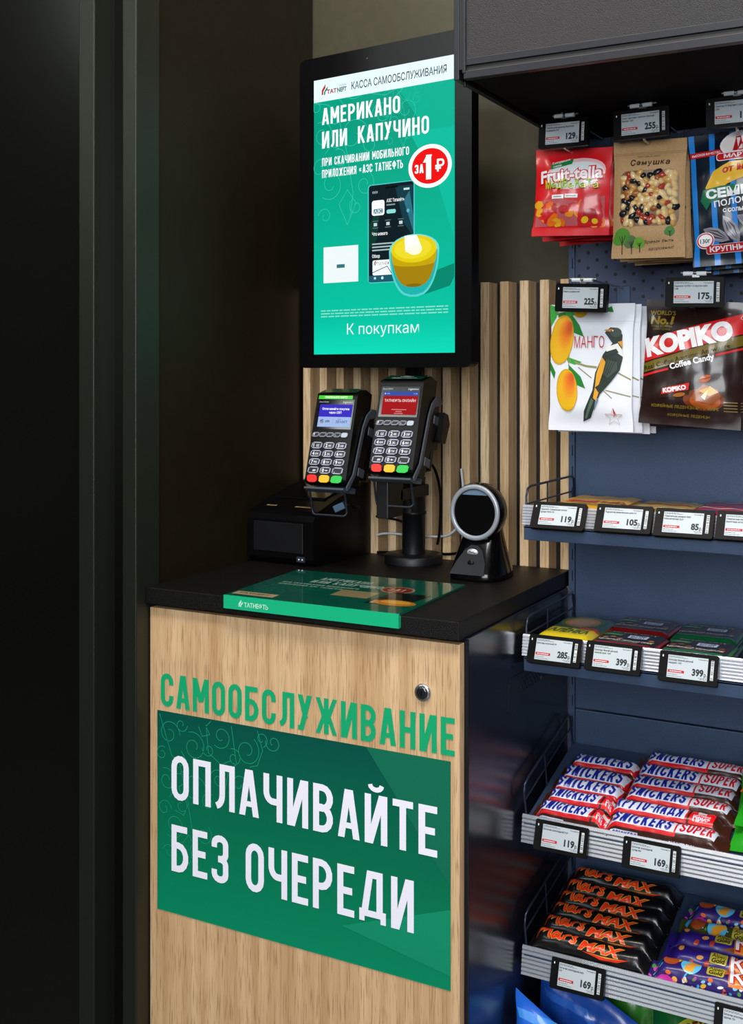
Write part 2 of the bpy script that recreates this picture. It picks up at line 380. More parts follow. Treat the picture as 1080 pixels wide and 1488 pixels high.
def ornament(A, x0, y0, k, m, t, z=1, clip=None):      # scrolling line ornament
    L = [curl(.04, .72, .05, 1, 1.2), curl(.20, .93, .05, 0, 1.1, -1), curl(.42, .80, .05, 3, 1.1), curl(.62, .78, .06, 2, 1.2, -1), curl(.83, .93, .05, 5, 1.1), curl(.18, .66, .06, 4, 1.1), curl(.42, .46, .06, 1, 1.2), curl(.20, .40, .06, 2, 1.1, -1), curl(.06, .36, .06, 0, 1.2), curl(.32, .12, .05, 2, 1.1), curl(.10, .08, .05, 3, 1.1, -1),
         [(.34, .94), (.37, .88), (.43, .90), (.40, .95), (.44, .99)], [(.10, .44), (.14, .48), (.20, .46), (.18, .52), (.24, .56)], curl(.10, .86, .09, 0, 1.3), curl(.30, .80, .10, 2, 1.4, -1), curl(.52, .90, .08, 4, 1.2), curl(.72, .84, .10, 1, 1.4, -1), curl(.92, .92, .06, 3, 1.2),
         curl(.08, .55, .08, 2, 1.3, -1), curl(.30, .52, .11, 0, 1.1), curl(.50, .62, .07, 3, 1.3, -1), curl(.66, .62, .07, 5, 1.2), curl(.14, .26, .09, 4, 1.3), curl(.38, .24, .07, 1, 1.2, -1),
         [(.02, .98), (.12, .72), (.20, .66), (.24, .70), (.20, .76)], [(.19, .66), (.26, .42), (.22, .34), (.15, .36)], [(.40, .96), (.42, .78), (.52, .72), (.60, .76)],
         [(.60, .98), (.64, .74), (.58, .70), (.55, .56)], [(.26, .40), (.30, .20), (.28, .06)], [(.20, .14), (.26, .02), (.32, .14), (.26, .22), (.20, .14)], [(.80, .98), (.84, .86), (.80, .76), (.74, .74)]]
    for p in L:
        q = [(x0+a*k, y0+b*k) for a, b in p]
        if clip: q = [(min(max(a, clip[0]), clip[2]), min(max(b, clip[1]), clip[3])) for a, b in q]
        A.line(q, t, m, z)
def flame(A, x, y, h, c1, c2, z=2):      # two-tongued flame emblem
    A.poly([(x, y), (x+.16*h, y+.05*h), (x+.2*h, y+.35*h), (x+.42*h, y+.62*h), (x+.46*h, y+h), (x+.22*h, y+.72*h), (x+.02*h, y+.45*h)], c1, z)
    A.poly([(x+.26*h, y-.05*h), (x+.4*h, y+.05*h), (x+.42*h, y+.25*h), (x+.66*h, y+.45*h), (x+.72*h, y+.74*h), (x+.46*h, y+.5*h), (x+.26*h, y+.25*h)], c2, z)

# ================================================================ the setting
def sbox(name, x0, y0, z0, x1, y1, z1, m, bevel=0):
    b = MB(); b.box(x0, y0, z0, x1, y1, z1, m); return struct(b.build(name, bevel=bevel))
FLOORM = mat('grey_floor_tile', '#4a4844', .35, bump=.05, bscale=30, var=.15)
CEILM = mat('dark_ceiling_paint', '#2a2a2a', .7, bump=.05)
sbox('floor', -6.0, -4.5, -.05, 2.6, 1.95, 0, FLOORM)
sbox('ceiling', -2.8, -1.2, 2.9, 2.6, 1.95, 2.95, CEILM)
sbox('wall_back', -1.25, 1.904, 0, 2.6, 1.95, 2.9, OLIVEB)
sbox('wall_left', -1.20, 1.426, 0, -1.155, 1.9, 2.9, OLIVE)
sbox('trim_1', -1.1785, 1.369, 0, -1.1505, 1.426, 2.9, TRIM, .002)
sbox('trim_2', -1.2524, 1.352, 0, -1.2205, 1.42, 2.9, TRIM, .002)
sbox('trim_3', -1.2205, 1.400, 0, -1.1785, 1.43, 2.9, GLOSSBLK)
b = MB(); b.box(-2.75, 1.392, 0, -1.2524, 1.43, 2.9, GLOSSBLK); struct(b.build('door_1', bevel=.002))

# slatted cladding behind the counter
t = thing('slat_panel', 'light oak vertical slat cladding on black backing behind the counter', 'wall panel', (-.90, 1.9, 0))
b = MB(); b.box(-1.149, 1.8986, .2, -.608, 1.9035, 1.444, BLKM); b.build('backing', t, world=True)
b = MB(); P = .0369
for k in range(15):
    x = -.6335-P*k
    b.box(x, 1.858, .2, x+.0160, 1.8985, 1.4455, SLAT)
b.build('slats', t, world=True, bevel=.0008)

# ================================================================ checkout cabinet
t = thing('checkout_cabinet', 'oak fronted self checkout cabinet with green sign and navy metal sides', 'cabinet', (-.88, 1.6, 0))
b = MB()
b.box(-1.147, 1.4165, .02, -1.130, 1.856, .9235, NAVYD); b.box(-.6287, 1.4165, .02, -.6127, 1.836, .9235, NAVYD)
b.box(-1.130, 1.836, .02, -.6287, 1.852, .9235, NAVYD); b.box(-1.130, 1.4165, .02, -.6287, 1.836, .04, NAVYD)
b.build('carcass', t, world=True, bevel=.001)
b = MB(); b.box(-1.1488, 1.40, .05, -.6188, 1.416, .917, OAK)
door = b.build('door', t, world=True, bevel=.0008)
# sign on the door
SIGN = printed_ramp('sign_print', [(0, '#00805a'), (.45, '#006a4a'), (1, '#014a40')], 2)
A = Art(); X0, Z0, X1, Z1 = -1.1337, .4472, -.632, .7577
gm = inkm('#148a66')
ornament(A, X0, Z1-.235, .235, gm, .0011, 1, (X0, Z0, X1, Z1))
A.poly([(X1-.13, Z1), (X1, Z1), (X1, Z1-.17)], inkm('#04654b'), 1); A.poly([(X1, Z0+.02), (X1, Z0+.11), (X1-.17, Z0+.05)], inkm('#058560'), 1)
WH = inkm('#e6e4f2')
A.caps('ОПЛАЧИВАЙТЕ', -1.1054, .6239, -.6515, .069, WH, 3, .14, .115)
A.caps('БЕЗ ОЧЕРЕДИ', -1.1054, .5128, -.687, .072, WH, 3, .14, .115, .33)
b = MB(); b.box(X0, 1.3992, Z0, X1, 1.3999, Z1, SIGN)
A.emit(b, lambda u, v, h: (u, 1.3991-h, v), smooth=False)
so = b.build('sign_panel', door); so.location = -Vector(t.location); so['label'] = 'dark green printed sign with white lettering'
A = Art(); A.caps('САМООБСЛУЖИВАНИЕ', -1.1269, .7655, -.6259, .0515, inkm('#0b9a66'), 1, .15, .115)
b = MB(); A.emit(b, lambda u, v, h: (u, 1.3995-h, v), smooth=False)
so = b.build('lettering', door); so.location = -Vector(t.location); so['label'] = 'green vinyl capital lettering'
# cam lock
lk = MB(); lk.lathe([(.0122, 1.3998), (.0122, 1.3975), (.0105, 1.3955), (.0085, 1.3955)], SILVER, 32, 'y', (-.6733, 0, .846))
lk = lk.build('lock', t, world=True); lk['label'] = 'chrome cam lock'
b = MB(); b.lathe([(.0085, 1.3965), (.0085, 1.3945), (.0065, 1.3938), (.00001, 1.3938)], mat('gunmetal', '#54565a', .2, .9), 24, 'y', (-.6733, 0, .846))
b.box(-.6738, 1.3932, .8425, -.6728, 1.394, .8495, BLK); q = b.build('lock_cylinder', lk); q.location = -Vector(t.location)
# pressed ventilation grille in the right side
b = MB()
prof = [(1.5588, .7847), (1.5646, .826), (1.572, .832), (1.757, .8275), (1.766, .820), (1.7605, .798), (1.752, .7945), (1.62, .7935), (1.567, .7805)]
b.prism(prof, -.6127, -.6117, NAVYD)
HOLE = mat('punched_hole', '#020203', .8)
for i in range(13):
    for j in range(4):
        y = 1.588+i*.0125+(j % 2)*.006; z = .8035+j*.0062
        b.lathe([(.0026, -.6116), (.00001, -.6115)], mat('grille_mesh', '#9a938a', .4, .5) if (i+j) % 3 == 0 and i > 8 else HOLE, 6, 'x', (0, y, z), False)
q = b.build('vent_grille', t, world=True); q['label'] = 'perforated ventilation grille'

b = MB(); b.box(-1.1495, 1.39, .9243, -.6155, 1.8565, .95, COUNTER)
tag(b.build('countertop', bevel=.0012), 'black laminate worktop on the oak checkout cabinet', 'countertop')

# acrylic advertising plate folded over the counter edge
t = thing('counter_display_board', 'green acrylic advertising plate folded over the counter edge', 'display board', (-.848, 1.5, .95))
G1 = mat('green_print_under_acrylic', '#04503f', .05, coat=1); G2 = mat('bright_green_print', '#15a877', .25, coat=.5)
b = MB(); b.add([(-.9945, 1.3845, .9505), (-.7017, 1.3845, .9505), (-.710, 1.627, .9505), (-1.014, 1.620, .9505), (-.9945, 1.3845, .9535), (-.7017, 1.3845, .9535), (-.710, 1.627, .9535), (-1.014, 1.620, .9535)],
                [(0, 3, 2, 1), (4, 5, 6, 7), (0, 1, 5, 4), (1, 2, 6, 5), (2, 3, 7, 6), (3, 0, 4, 7)], G1)
A = Art(); gi = lambda h: mat('print_under_acrylic_'+h[1:], h, .06, coat=1)
W_ = .295; H_ = .24        # u right, v away from the viewer
A.caps('АМЕРИКАНО', .075, .172, .165, .020, gi('#9fb8ae'), 2, .16); A.caps('ИЛИ КАПУЧИНО', .07, .146, .195, .020, gi('#9fb8ae'), 2, .16)
A.caps('ПРИ СКАЧИВАНИИ МОБИЛЬНОГО', .03, .127, .165, .008, gi('#8fb0a4'), 2, .17); A.caps('ПРИЛОЖЕНИЯ АЗС ТАТНЕФТЬ', .03, .113, .145, .008, gi('#8fb0a4'), 2, .17)
A.ell(.222, .152, .027, .025, gi('#a9806a'), 2); A.ell(.222, .152, .0235, .0215, gi('#7d2a1c'), 3); A.caps('ЗА1', .207, .143, .235, .018, gi('#b79a8a'), 4, .16)
A.rect(.145, .072, .208, .118, gi('#8f7f5e'), 2); A.rect(.005, .012, .078, .034, gi('#b9a27c'), 2); A.text('TATNEFT', .012, .02, .008, gi('#5c4630'), 3, bold=.02, width=.055)
A.poly([(.215, .045), (.275, .045), (.285, .135), (.225, .135)], gi('#0b1512'), 2); A.rect(.222, .05, .25, .07, gi('#b8a186'), 3)
A.ell(.258, .062, .033, .020, gi('#b8731c'), 4); A.ell(.258, .066, .024, .011, gi('#d89a3a'), 5)
ornament(A, .02, .0, .12, gi('#0a7a5c'), .0009, 1)
def plate(u, v, h):
    f = v/H_; x0 = -.9945+f*(-1.014+.9945); x1 = -.7017+f*(-.710+.7017)
    return (x0+(x1-x0)*u/W_, 1.3845+f*.238, .9535+h*.6)
A.emit(b, plate, smooth=False); b.build('plate', t, world=True)
A = Art(); b = MB(); b.box(-.9945, 1.3845, .9338, -.7017, 1.3885, .9505, G2); b.box(-.9945, 1.3815, .9338, -.7017, 1.3845, .9535, G2)
flame(A, -.967, .9382, .011, inkm('#b5e0cf'), inkm('#b5e0cf'), 1); A.text('ТАТНЕФТЬ', -.957, .9388, .0065, inkm('#b5e0cf'), 1, bold=.02, width=.042)
A.emit(b, lambda u, v, h: (u, 1.3813-h, v), smooth=False); b.build('front_lip', t, world=True)
mat_clear = mat('clear_acrylic_edge', '#9fd9c4', .1, spec=.6)

# ================================================================ touch monitor
SW, SH = .2845, .476
t = thing('touch_monitor', 'black portrait touchscreen with green coffee advert above the counter', 'monitor', (-.8811, 1.672, 1.317), (0, 0, R(-6.9)))
def rr(x0, y0, x1, y1, r, n=5): return arc(x1-r, y1-r, r, r, 0, 90, n)+arc(x0+r, y1-r, r, r, 90, 180, n)+arc(x0+r, y0+r, r, r, 180, 270, n)+arc(x1-r, y0+r, r, r, 270, 360, n)
b = MB(); b.prism(rr(-SW/2-.033, -.0235, SW/2+.031, SH+.040, .012), 0, .022, mat('satin_black_bezel', '#050506', .3, spec=.22), 'y')
b.prism(rr(-SW/2-.024, -.016, SW/2+.022, SH+.03, .012), .022, .036, BLK, 'y'); b.build('housing', t, bevel=.0025)
b = MB(); b.lathe([(.0022, -.0006), (.0016, -.0009), (.00001, -.0007)], mat('camera_lens', '#22262c', .1), 12, 'y', (-.03, 0, SH+.021)); b.build('camera_lens', t)
SCR = printed_ramp('screen_picture', [(0, '#0de0bd'), (.12, '#06c6a5'), (.3, '#05bd9c'), (.6, '#05ac8c'), (.82, '#049e80'), (1, '#03a98a')], 2, emit=1.0)
b = MB(); b.box(-SW/2, -.0012, 0, SW/2, .0006, SH, SCR)
A = Art(); u = lambda f: -SW/2+f*SW; v = lambda f: SH*(1-f); g = lambda h, s=1.0: glow(h, s)
ornament(A, u(-.02), v(.55), .30, g('#3fd0b4'), .0008, 1, (-SW/2, 0, SW/2, SH*.919)); ornament(A, u(.5), v(.29), .17, g('#28c2a4'), .0008, 1, (-SW/2, 0, SW/2, SH*.919))
A.poly([(u(.62), v(.08)), (u(1), v(.08)), (u(1), v(.40))], g('#06b596'), 1); A.poly([(u(.70), v(.24)), (u(1), v(.24)), (u(1), v(.62)), (u(.9), v(.44))], g('#08c0a0'), 2)
A.rect(u(0), v(.081), u(1), v(0), g('#e4f7fb', 1.1), 3)
flame(A, u(.06), v(.058), .019, g('#c3202a'), g('#17805c'), 4); A.text('TAT', u(.10), v(.056), .0075, g('#b3202a'), 4, bold=.03, width=.021); A.text('NEFT', u(.178), v(.056), .0075, g('#175c50'), 4, bold=.03, width=.020)
A.text('ОНЛАЙН', u(.19), v(.037), .0035, g('#8aa0a5'), 4, width=.016)
A.text('КАССА САМООБСЛУЖИВАНИЯ', u(.285), v(.056), .0128, g('#1b2a33'), 4, width=SW*.665, bold=.008)
wt = g('#f6fffd', 1.15)
A.caps('АМЕРИКАНО', u(.063), v(.166), u(.634), SH*.060, wt, 4, .14, .12); A.caps('ИЛИ КАПУЧИНО', u(.063), v(.252), u(.832), SH*.061, wt, 4, .14, .12, .62)
A.caps('ПРИ СКАЧИВАНИИ МОБИЛЬНОГО', u(.063), v(.316), u(.696), SH*.029, wt, 4, .14, .12); A.caps('ПРИЛОЖЕНИЯ «АЗС ТАТНЕФТЬ', u(.063), v(.359), u(.655), SH*.029, wt, 4, .14, .12)
cx, cy = u(.838), v(.364)
A.ell(cx, cy, .0415, .0352, g('#ffffff', 1.15), 5, n=40); A.ell(cx, cy, .0345, .0288, g('#f40d0d'), 6, n=40)
A.caps('ЗА', cx-.029, cy-.010, cx-.012, .0145, wt, 7, .17); A.caps('1', cx-.0095, cy-.0215, cx+.005, .040, wt, 7, .22); A.text('₽', cx+.0105, cy-.010, .019, wt, 7, bold=.02)
# telephone
A.rrect(u(.405), v(.752), u(.735), v(.405), .006, g('#53cfd0'), 5); A.rrect(u(.412), v(.749), u(.728), v(.408), .005, g('#0b1d24'), 6)
A.poly([(u(.60), v(.42)), (u(.728), v(.42)), (u(.728), v(.60)), (u(.66), v(.55))], g('#123c48'), 7); A.poly([(u(.66), v(.47)), (u(.70), v(.44)), (u(.728), v(.53)), (u(.728), v(.585))], g('#2f7285'), 8)
A.poly([(u(.412), v(.55)), (u(.50), v(.47)), (u(.47), v(.60)), (u(.412), v(.64))], g('#083a2c'), 7)
A.rrect(u(.53), v(.424), u(.62), v(.417), .0015, g('#02070a'), 9); A.text('10:31', u(.44), v(.437), .004, g('#e8f6f6'), 9); A.rect(u(.66), v(.436), u(.70), v(.429), g('#d0e8ea'), 9)
A.rrect(u(.435), v(.515), u(.525), v(.462), .004, g('#f2fdfd', 1.1), 9); A.rrect(u(.448), v(.508), u(.513), v(.492), .002, g('#2e7f86'), 10); A.text('АЗС', u(.48), v(.506), .0055, g('#ffffff'), 11, align='c', bold=.02)
A.text('АЗС Татнефть', u(.54), v(.472), .0055, g('#ffffff'), 9, width=SW*.125, bold=.02); A.rect(u(.54), v(.484), u(.60), v(.479), g('#7f9ba0'), 9)
A.rrect(u(.54), v(.512), u(.605), v(.498), .003, g('#8fe3dd'), 9); A.ell(u(.69), v(.508), .003, .003, g('#5fb5cc'), 9)
for fx in (.46, .55, .64): A.rect(u(fx-.02), v(.536), u(fx+.02), v(.533), g('#587478'), 9); A.rect(u(fx-.012), v(.552), u(fx+.012), v(.541), g('#c9dcde'), 9); A.rect(u(fx-.02), v(.560), u(fx+.02), v(.557), g('#587478'), 9)
A.text('Что нового', u(.437), v(.585), .0055, g('#ffffff'), 9, width=SW*.11, bold=.02)
for k, wd in enumerate((.24, .24, .18)): A.rect(u(.437), v(.6175+.011*k), u(.437+wd), v(.6125+.011*k), g('#a9bfc2'), 9)
A.text('Обзор', u(.437), v(.663), .0055, g('#ffffff'), 9, width=SW*.055, bold=.02)
A.rrect(u(.44), v(.725), u(.60), v(.672), .003, g('#eefbfb', 1.1), 9); flame(A, u(.45), v(.69), .009, g('#b3202a'), g('#17805c'), 10); A.text('ТАТНЕФТЬ', u(.475), v(.69), .005, g('#a44a50'), 10, width=SW*.11)
A.line([(u(.44), v(.715)), (u(.545), v(.695)), (u(.58), v(.725))], .0012, g('#20343a'), 10)
A.rect(u(.412), v(.748), u(.728), v(.726), g('#1d5c6c'), 9); A.rect(u(.45), v(.739), u(.465), v(.731), g('#bfe6ea'), 10); A.ell(u(.51), v(.735), .0025, .0025, g('#d6f2f4'), 10)
# coffee glass
A.poly([(u(.80), v(.80)), (u(.97), v(.775)), (u(1), v(.745)), (u(1), v(.70)), (u(.88), v(.72))], g('#038a70'), 5)
cx = u(.73); cw = SW*.172
def cup(w0, w1, t0, t1, n=10): 
    p = [(cx-w1-(w0-w1)*math.sqrt(max(0, 1-(k/n)**2.0)), v(t0+(t1-t0)*k/n)) for k in range(n+1)]; return p+[(2*cx-a, c) for a, c in p[::-1]]
A.poly(cup(cw, cw*.16, .645, .806, 20)+[], g('#58d6cf'), 11); A.ell(cx, v(.645), cw, SH*.054, g('#74e2d8'), 11); A.poly(cup(cw*.93, cw*.12, .65, .799, 20), g('#1fb6b0'), 12)
A.poly(cup(cw*.88, cw*.20, .645, .772, 20), g('#a8840a'), 13); A.ell(cx, v(.767), cw*.30, SH*.006, g('#8a6a06'), 13.5)
A.poly(cup(cw*.9, cw*.78, .645, .695), g('#c9a90c'), 14); A.ell(cx, v(.692), cw*.78, SH*.010, g('#c9a90c'), 14)
A.ell(cx, v(.642), cw*.9, SH*.047, g('#e9d313'), 15, n=36); A.ell(cx-.002, v(.640), cw*.74, SH*.036, g('#f3e02c'), 16, n=36)
A.poly([(cx-.018, v(.595)), (cx+.006, v(.595)), (cx+.016, v(.64)), (cx+.004, v(.66)), (cx-.016, v(.65))], g('#fffce0', 1.3), 17); A.ell(cx+.002, v(.645), .014, SH*.018, g('#fff9c8', 1.2), 17)
A.rect(u(.075), v(.742), u(.335), v(.612), g('#f2fbfb'), 5); A.rect(u(.175), v(.690), u(.235), v(.677), g('#35787f'), 6)
for k in range(3):
    x = .055
    while x < .95:
        wd = random.uniform(.02, .07); A.rect(u(x), v(.8445+.0105*k), u(min(x+wd, .96)), v(.8405+.0105*k), g('#8fe3d2'), 5); x += wd+.008
A.text('К покупкам', u(.252), v(.930), .0185, g('#f0fffb'), 5, width=SW*.512, bold=-.003)
A.emit(b, lambda a, c, h: (a, -.0013-h*.5, c), smooth=False)
q = b.build('screen', t); q['label'] = 'lit display showing a green coffee advert'

# ================================================================ terminal stand
t = thing('terminal_stand', 'black round-base pole stand carrying the monitor and both card terminals', 'stand', (-.8845, 1.80, .95))
b = MB(); b.lathe([(.0515, .0005), (.0515, .012), (.049, .0155), (.022, .0165)], BLKM, 48); b.build('base', t)
b = MB(); b.lathe([(.0205, .0165), (.0205, .085), (.0225, .086), (.0225, .090), (.0208, .091), (.0208, .148), (.0215, .15), (.0150, .152), (.0150, .66)], BLKM, 32); b.build('pole', t)
b = MB(); b.box(-.022, -.09, .55, .028, -.012, .60, BLKM); b.box(-.07, -.095, .51, .076, -.0905, .64, BLKM); b.build('monitor_bracket', t, bevel=.002)
b = MB(); b.box(-.012, -.085, .20, .052, -.01, .235, BLKM); b.box(.02, -.11, .17, .075, -.082, .25, BLKM); b.build('arm', t, bevel=.003)
b = MB(); b.box(-.105, -.06, .18, .0, -.015, .215, BLKM); b.box(-.108, -.115, .16, -.052, -.055, .24, BLKM); b.build('arm', t, bevel=.003)
b = MB(); b.box(.018, -.175, .098, .040, -.12, .160, BLKM); b.box(.0, -.13, .122, .04, -.02, .142, BLKM); b.build('cable_bracket', t, bevel=.002)

# ================================================================ card terminals
def terminal(name, label, loc, variant):
    t = thing(name, label, 'card terminal', loc, (R(90-16.7), 0, 0), 'card payment terminals'); t.scale = (1.05, 1.06, 1.05)
    W = .0375; GT = mat('dark_green_sticker', '#04382b', .22, coat=.5)
    b = MB(); b.prism([(0, -.006), (.003, 0), (.1465, 0), (.160, -.024), (.158, -.046), (.10, -.050), (.02, -.030), (0, -.026)], -W, W, BLK); b.build('body', t, bevel=.004, seg=3)
    b = MB(); b.add([(-W+.004, .1478, -.0005), (W-.004, .1478, -.0005), (W-.004, .1602, -.0225), (-W+.004, .1602, -.0225)], [(0, 1, 2, 3)], GT)
    n_ = Vector((0, .022, .0124)).normalized()
    A = Art()
    if variant == 2:
        A.ell(0, .017, .012, .0025, inkm('#b9cfc8'), 1); A.ell(0, .017, .0112, .0019, GT, 2); A.line([(-.006, .0165), (-.002, .018), (.002, .0165), (.006, .018)], .0009, inkm('#cfe0da'), 3)
        A.line([(-.022, .006), (-.004, .006)], .0012, inkm('#d8e4e0'), 1); A.line([(-.002, .0063), (.022, .0063)], .0008, inkm('#d8e4e0'), 1)
    else: A.line([(-.002, .018), (.006, .017)], .0008, inkm('#7fa697'), 1)
    s0 = Vector((0, .1478, -.0005)); d = (Vector((0, .1602, -.0225))-s0).normalized()
    b2 = MB()
    for i in range(len(b.v)): b.v[i] = tuple(Vector(b.v[i])+n_*.0012)
    A.emit(b, lambda u_, v_, h: Vector((u_, 0, 0))+s0+d*v_+n_*(.0013+h), smooth=False); b.build('top_sticker', t)['label'] = 'dark green sticker on the sloping top'
    if variant == 1:
        b = MB(); b.box(-.034, .1375, .0002, .029, .1435, .0006, mat('lime_green_sticker', '#38b524', .3))
        A = Art(); A.text('ПРИЛОЖИТЕ КАРТУ', -.022, .139, .003, inkm('#eaffdf'), 1, width=.042, bold=.02); A.emit(b, lambda a, c, h: (a, c, .0007+h), smooth=False)
        b.build('lime_sticker', t)['label'] = 'lime green sticker strip'
    # display
    b = MB(); b.box(-.0335, .088, .0, .0335, .1365, .0008, BLKG); A = Art(); g = glow
    A.text('Desk/3500', -.031, .1315 if variant == 2 else .1315, .0024, mat('silver_print', '#a9adb3', .3), 1, width=.017); A.text('ingenico', .013, .1312, .0032, mat('silver_print'), 1, width=.018, bold=.02)
    x0, x1, y0, y1 = -.029, .0315, .0915, .1285
    if variant == 1:
        A.rect(x0, y0, x1, y1, g('#a9c3f2', .95), 1); ym = y0+.0165; A.rect(x0, ym, x1, y1, g('#3a2fc4'), 2)
        A.text('Оплачивайте покупки', .0012, ym+.0115, .0036, g('#ffffff', 1.1), 3, width=.05, align='c', bold=.02); A.text('через СБП', .0012, ym+.0055, .0036, g('#ffffff', 1.1), 3, width=.023, align='c', bold=.02)
        for k, cc in enumerate(('#2b5fc0', '#7a3fa8', '#e0762a', '#1f9f63')): A.poly([(x0+.0075, y0+.009), (x0+.0075+.004*math.cos(k*1.5+.6), y0+.009+.004*math.sin(k*1.5+.6)), (x0+.0075+.004*math.cos(k*1.5+1.8), y0+.009+.004*math.sin(k*1.5+1.8))], g(cc), 3)
        A.text('сбп', x0+.0135, y0+.0075, .0036, g('#20306e'), 3, bold=.03); A.rect(x0+.0285, y0+.005, x0+.0288, y0+.0125, g('#7f8db0'), 3); A.text('ЗЕНИТ', x0+.033, y0+.0065, .0040, g('#34507e'), 3, width=.022, bold=.01); A.text('БАНК', x0+.036, y0+.0118, .0018, g('#34507e'), 3)
    else:
        A.rect(x0, y0, x1, y1, g('#a50d14'), 1); A.rect(x0, y1-.0068, x1, y1, g('#3350a8'), 2); A.text('11:26', x1-.0015, y1-.0045, .0024, g('#c9d6f2'), 3, align='r'); A.ell(x0+.003, y1-.0034, .0012, .0012, g('#c9d6f2'), 3); A.rect(x0+.006, y1-.004, x0+.011, y1-.0028, g('#9fb3e6'), 3)
        A.text('ТАТНЕФТЬ ОНЛАЙН', .0012, y1-.0165, .0040, g('#f4d9d9'), 3, width=.054, align='c', bold=.02)
        for k, wd in enumerate((.026, .011, .015)): A.rect(.0012-wd/2, y0+.0075-k*.003, .0012+wd/2, y0+.0087-k*.003, g('#d98a8a'), 3)
    A.emit(b, lambda a, c, h: (a, c, .0009+h*.6), smooth=False); b.build('display', t)['label'] = 'lit blue and white display' if variant == 1 else 'lit red display with a blue status bar'
    KM = mat('silver_key_rim', '#a3a5ba', .4, .1); KB = mat('black_key_face', '#101116', .4); KW = mat('white_key_print', '#d9dbe6', .5)
    def key(cx, cy, w_, h_, m0, txt=None, small=None, sk=.0012, face=KB):
        b = MB(); p = lambda e: [(cx-w_/2+e-sk, cy-h_/2+e), (cx+w_/2-e-sk*.3, cy-h_/2+e), (cx+w_/2-e+sk, cy+h_/2-e), (cx-w_/2+e+sk*.3, cy+h_/2-e)]
        q = p(0); q = [((q[i][0]*.8+q[j][0]*.2, q[i][1]*.8+q[j][1]*.2)) for i in range(4) for j in ((i-1) % 4, (i+1) % 4)]
        b.prism(q, .0002, .0022, m0, 'z')
        A = Art()
        if face is not None:
            f = p(.0016); A.poly(f, face, 1)
        if txt: A.text(txt, cx-w_*.32, cy-h_*.26, h_*.52, KW, 2, bold=.03)
        if small: A.text(small, cx+w_*.30, cy-h_*.2, h_*.33, KW, 2, align='r', width=w_*.34, bold=.02)
        A.emit(b, lambda a, c, h: (a, c, .0023+h), smooth=False); return b.build('key', t, bevel=.0003, seg=1)
    for i, tx in enumerate(('F', '', '', '', '')):
        x = -.0285+i*.0132
        if i == 4: key(x, .0785, .0105, .0075, mat('grey_key', '#aab2c0', .4), None, None, .001, None)
        else:
            k = key(x, .0785, .0108, .0075, mat('dark_grey_key_rim', '#7d818e', .4), ('F', '', '', '-')[i] or None, None, .0018)
    rows = [('1', 'QZ'), ('2', 'ABC'), ('3', 'DEF'), ('4', 'GHI'), ('5', 'JKL'), ('6', 'MNO'), ('7', 'PRS'), ('8', 'TUV'), ('9', 'WXY'), ('', '#'), ('0', '+'), ('.', '')]
    for i, (a_, s_) in enumerate(rows):
        r_, c_ = divmod(i, 3); key(-.0235+c_*.0224, .0610-r_*.0134, .0178, .0105, KM, a_ or None, s_ or None)
    for c_, (hx, nm) in enumerate((('#e3170f', 'red cancel key'), ('#e2a913', 'yellow clear key'), ('#12b23e', 'green confirm key'))):
        key(-.0235+c_*.0224, .0072, .0182, .0118, mat('key_'+nm.split()[0], hx, .4), None, None, .0014*(c_-1)+.0002, None)['label'] = nm
    # cradle; side plate's lit edge coloured grey, its shaded face black
    b = MB(); pr = [(-.012, -.010), (-.010, .004), (-.0065, .004), (-.0065, -.012), (-.004, -.031), (.105, -.056), (.118, -.060), (.118, -.064), (.10, -.060), (-.008, -.035)]
    b.prism(pr, -.034, .038, GREY); b.prism([(-.010, -.004), (-.004, -.001), (.02, -.016), (.10, -.026), (.120, -.033), (.134, -.047), (.136, -.060), (.128, -.068), (.122, -.060), (.116, -.042), (.098, -.033), (.02, -.023), (-.004, -.010)], .0390, .0415, GREY); b.prism([(.0, -.012), (.098, -.033), (.116, -.042), (.122, -.060), (.10, -.062), (.0, -.036)], .0385, .0405, BLK)
    b.box(.036, .02, -.05, .0415, .034, -.03, GREY); b.box(.036, .09, -.062, .0415, .104, -.045, GREY); b.prism([(.066, -.062), (.112, -.060), (.112, -.076), (.100, -.086), (.066, -.078)], .034, .050, BLK)
    b.build('cradle', t, bevel=.0012)['label'] = 'grey holder plate with raised side'
    b = MB(); b.box(-.028, .02, -.075, .034, .10, -.060, BLK); b.build('back_plate', t, bevel=.003)
    b = MB(); a0 = -.044; lp = [(-.032, -.010, -.012), (-.032, -.035, -.026)]+[(-.032+.006*(1-math.cos(R(a_))), -.039-.006*math.sin(R(a_)), -.029) for a_ in (0, 45, 90)]
    lp += [(.026+.006*math.sin(R(a_)), -.039-.006*math.cos(R(a_)), -.029) for a_ in (0, 45, 90)]+[(.032, -.035, -.026), (.032, -.010, -.012)]
    b.tube(lp, .0018, mat('dark_wire', '#2a2f38', .35, .5)); b.build('wire_loop', t)
    return t
terminal('card_terminal', 'card terminal with blue and white display, left of the two on the stand', (-.9625, 1.622, 1.1005), 1)
terminal('card_terminal', 'card terminal with red display, right of the two on the stand', (-.8345, 1.612, 1.1235), 2)

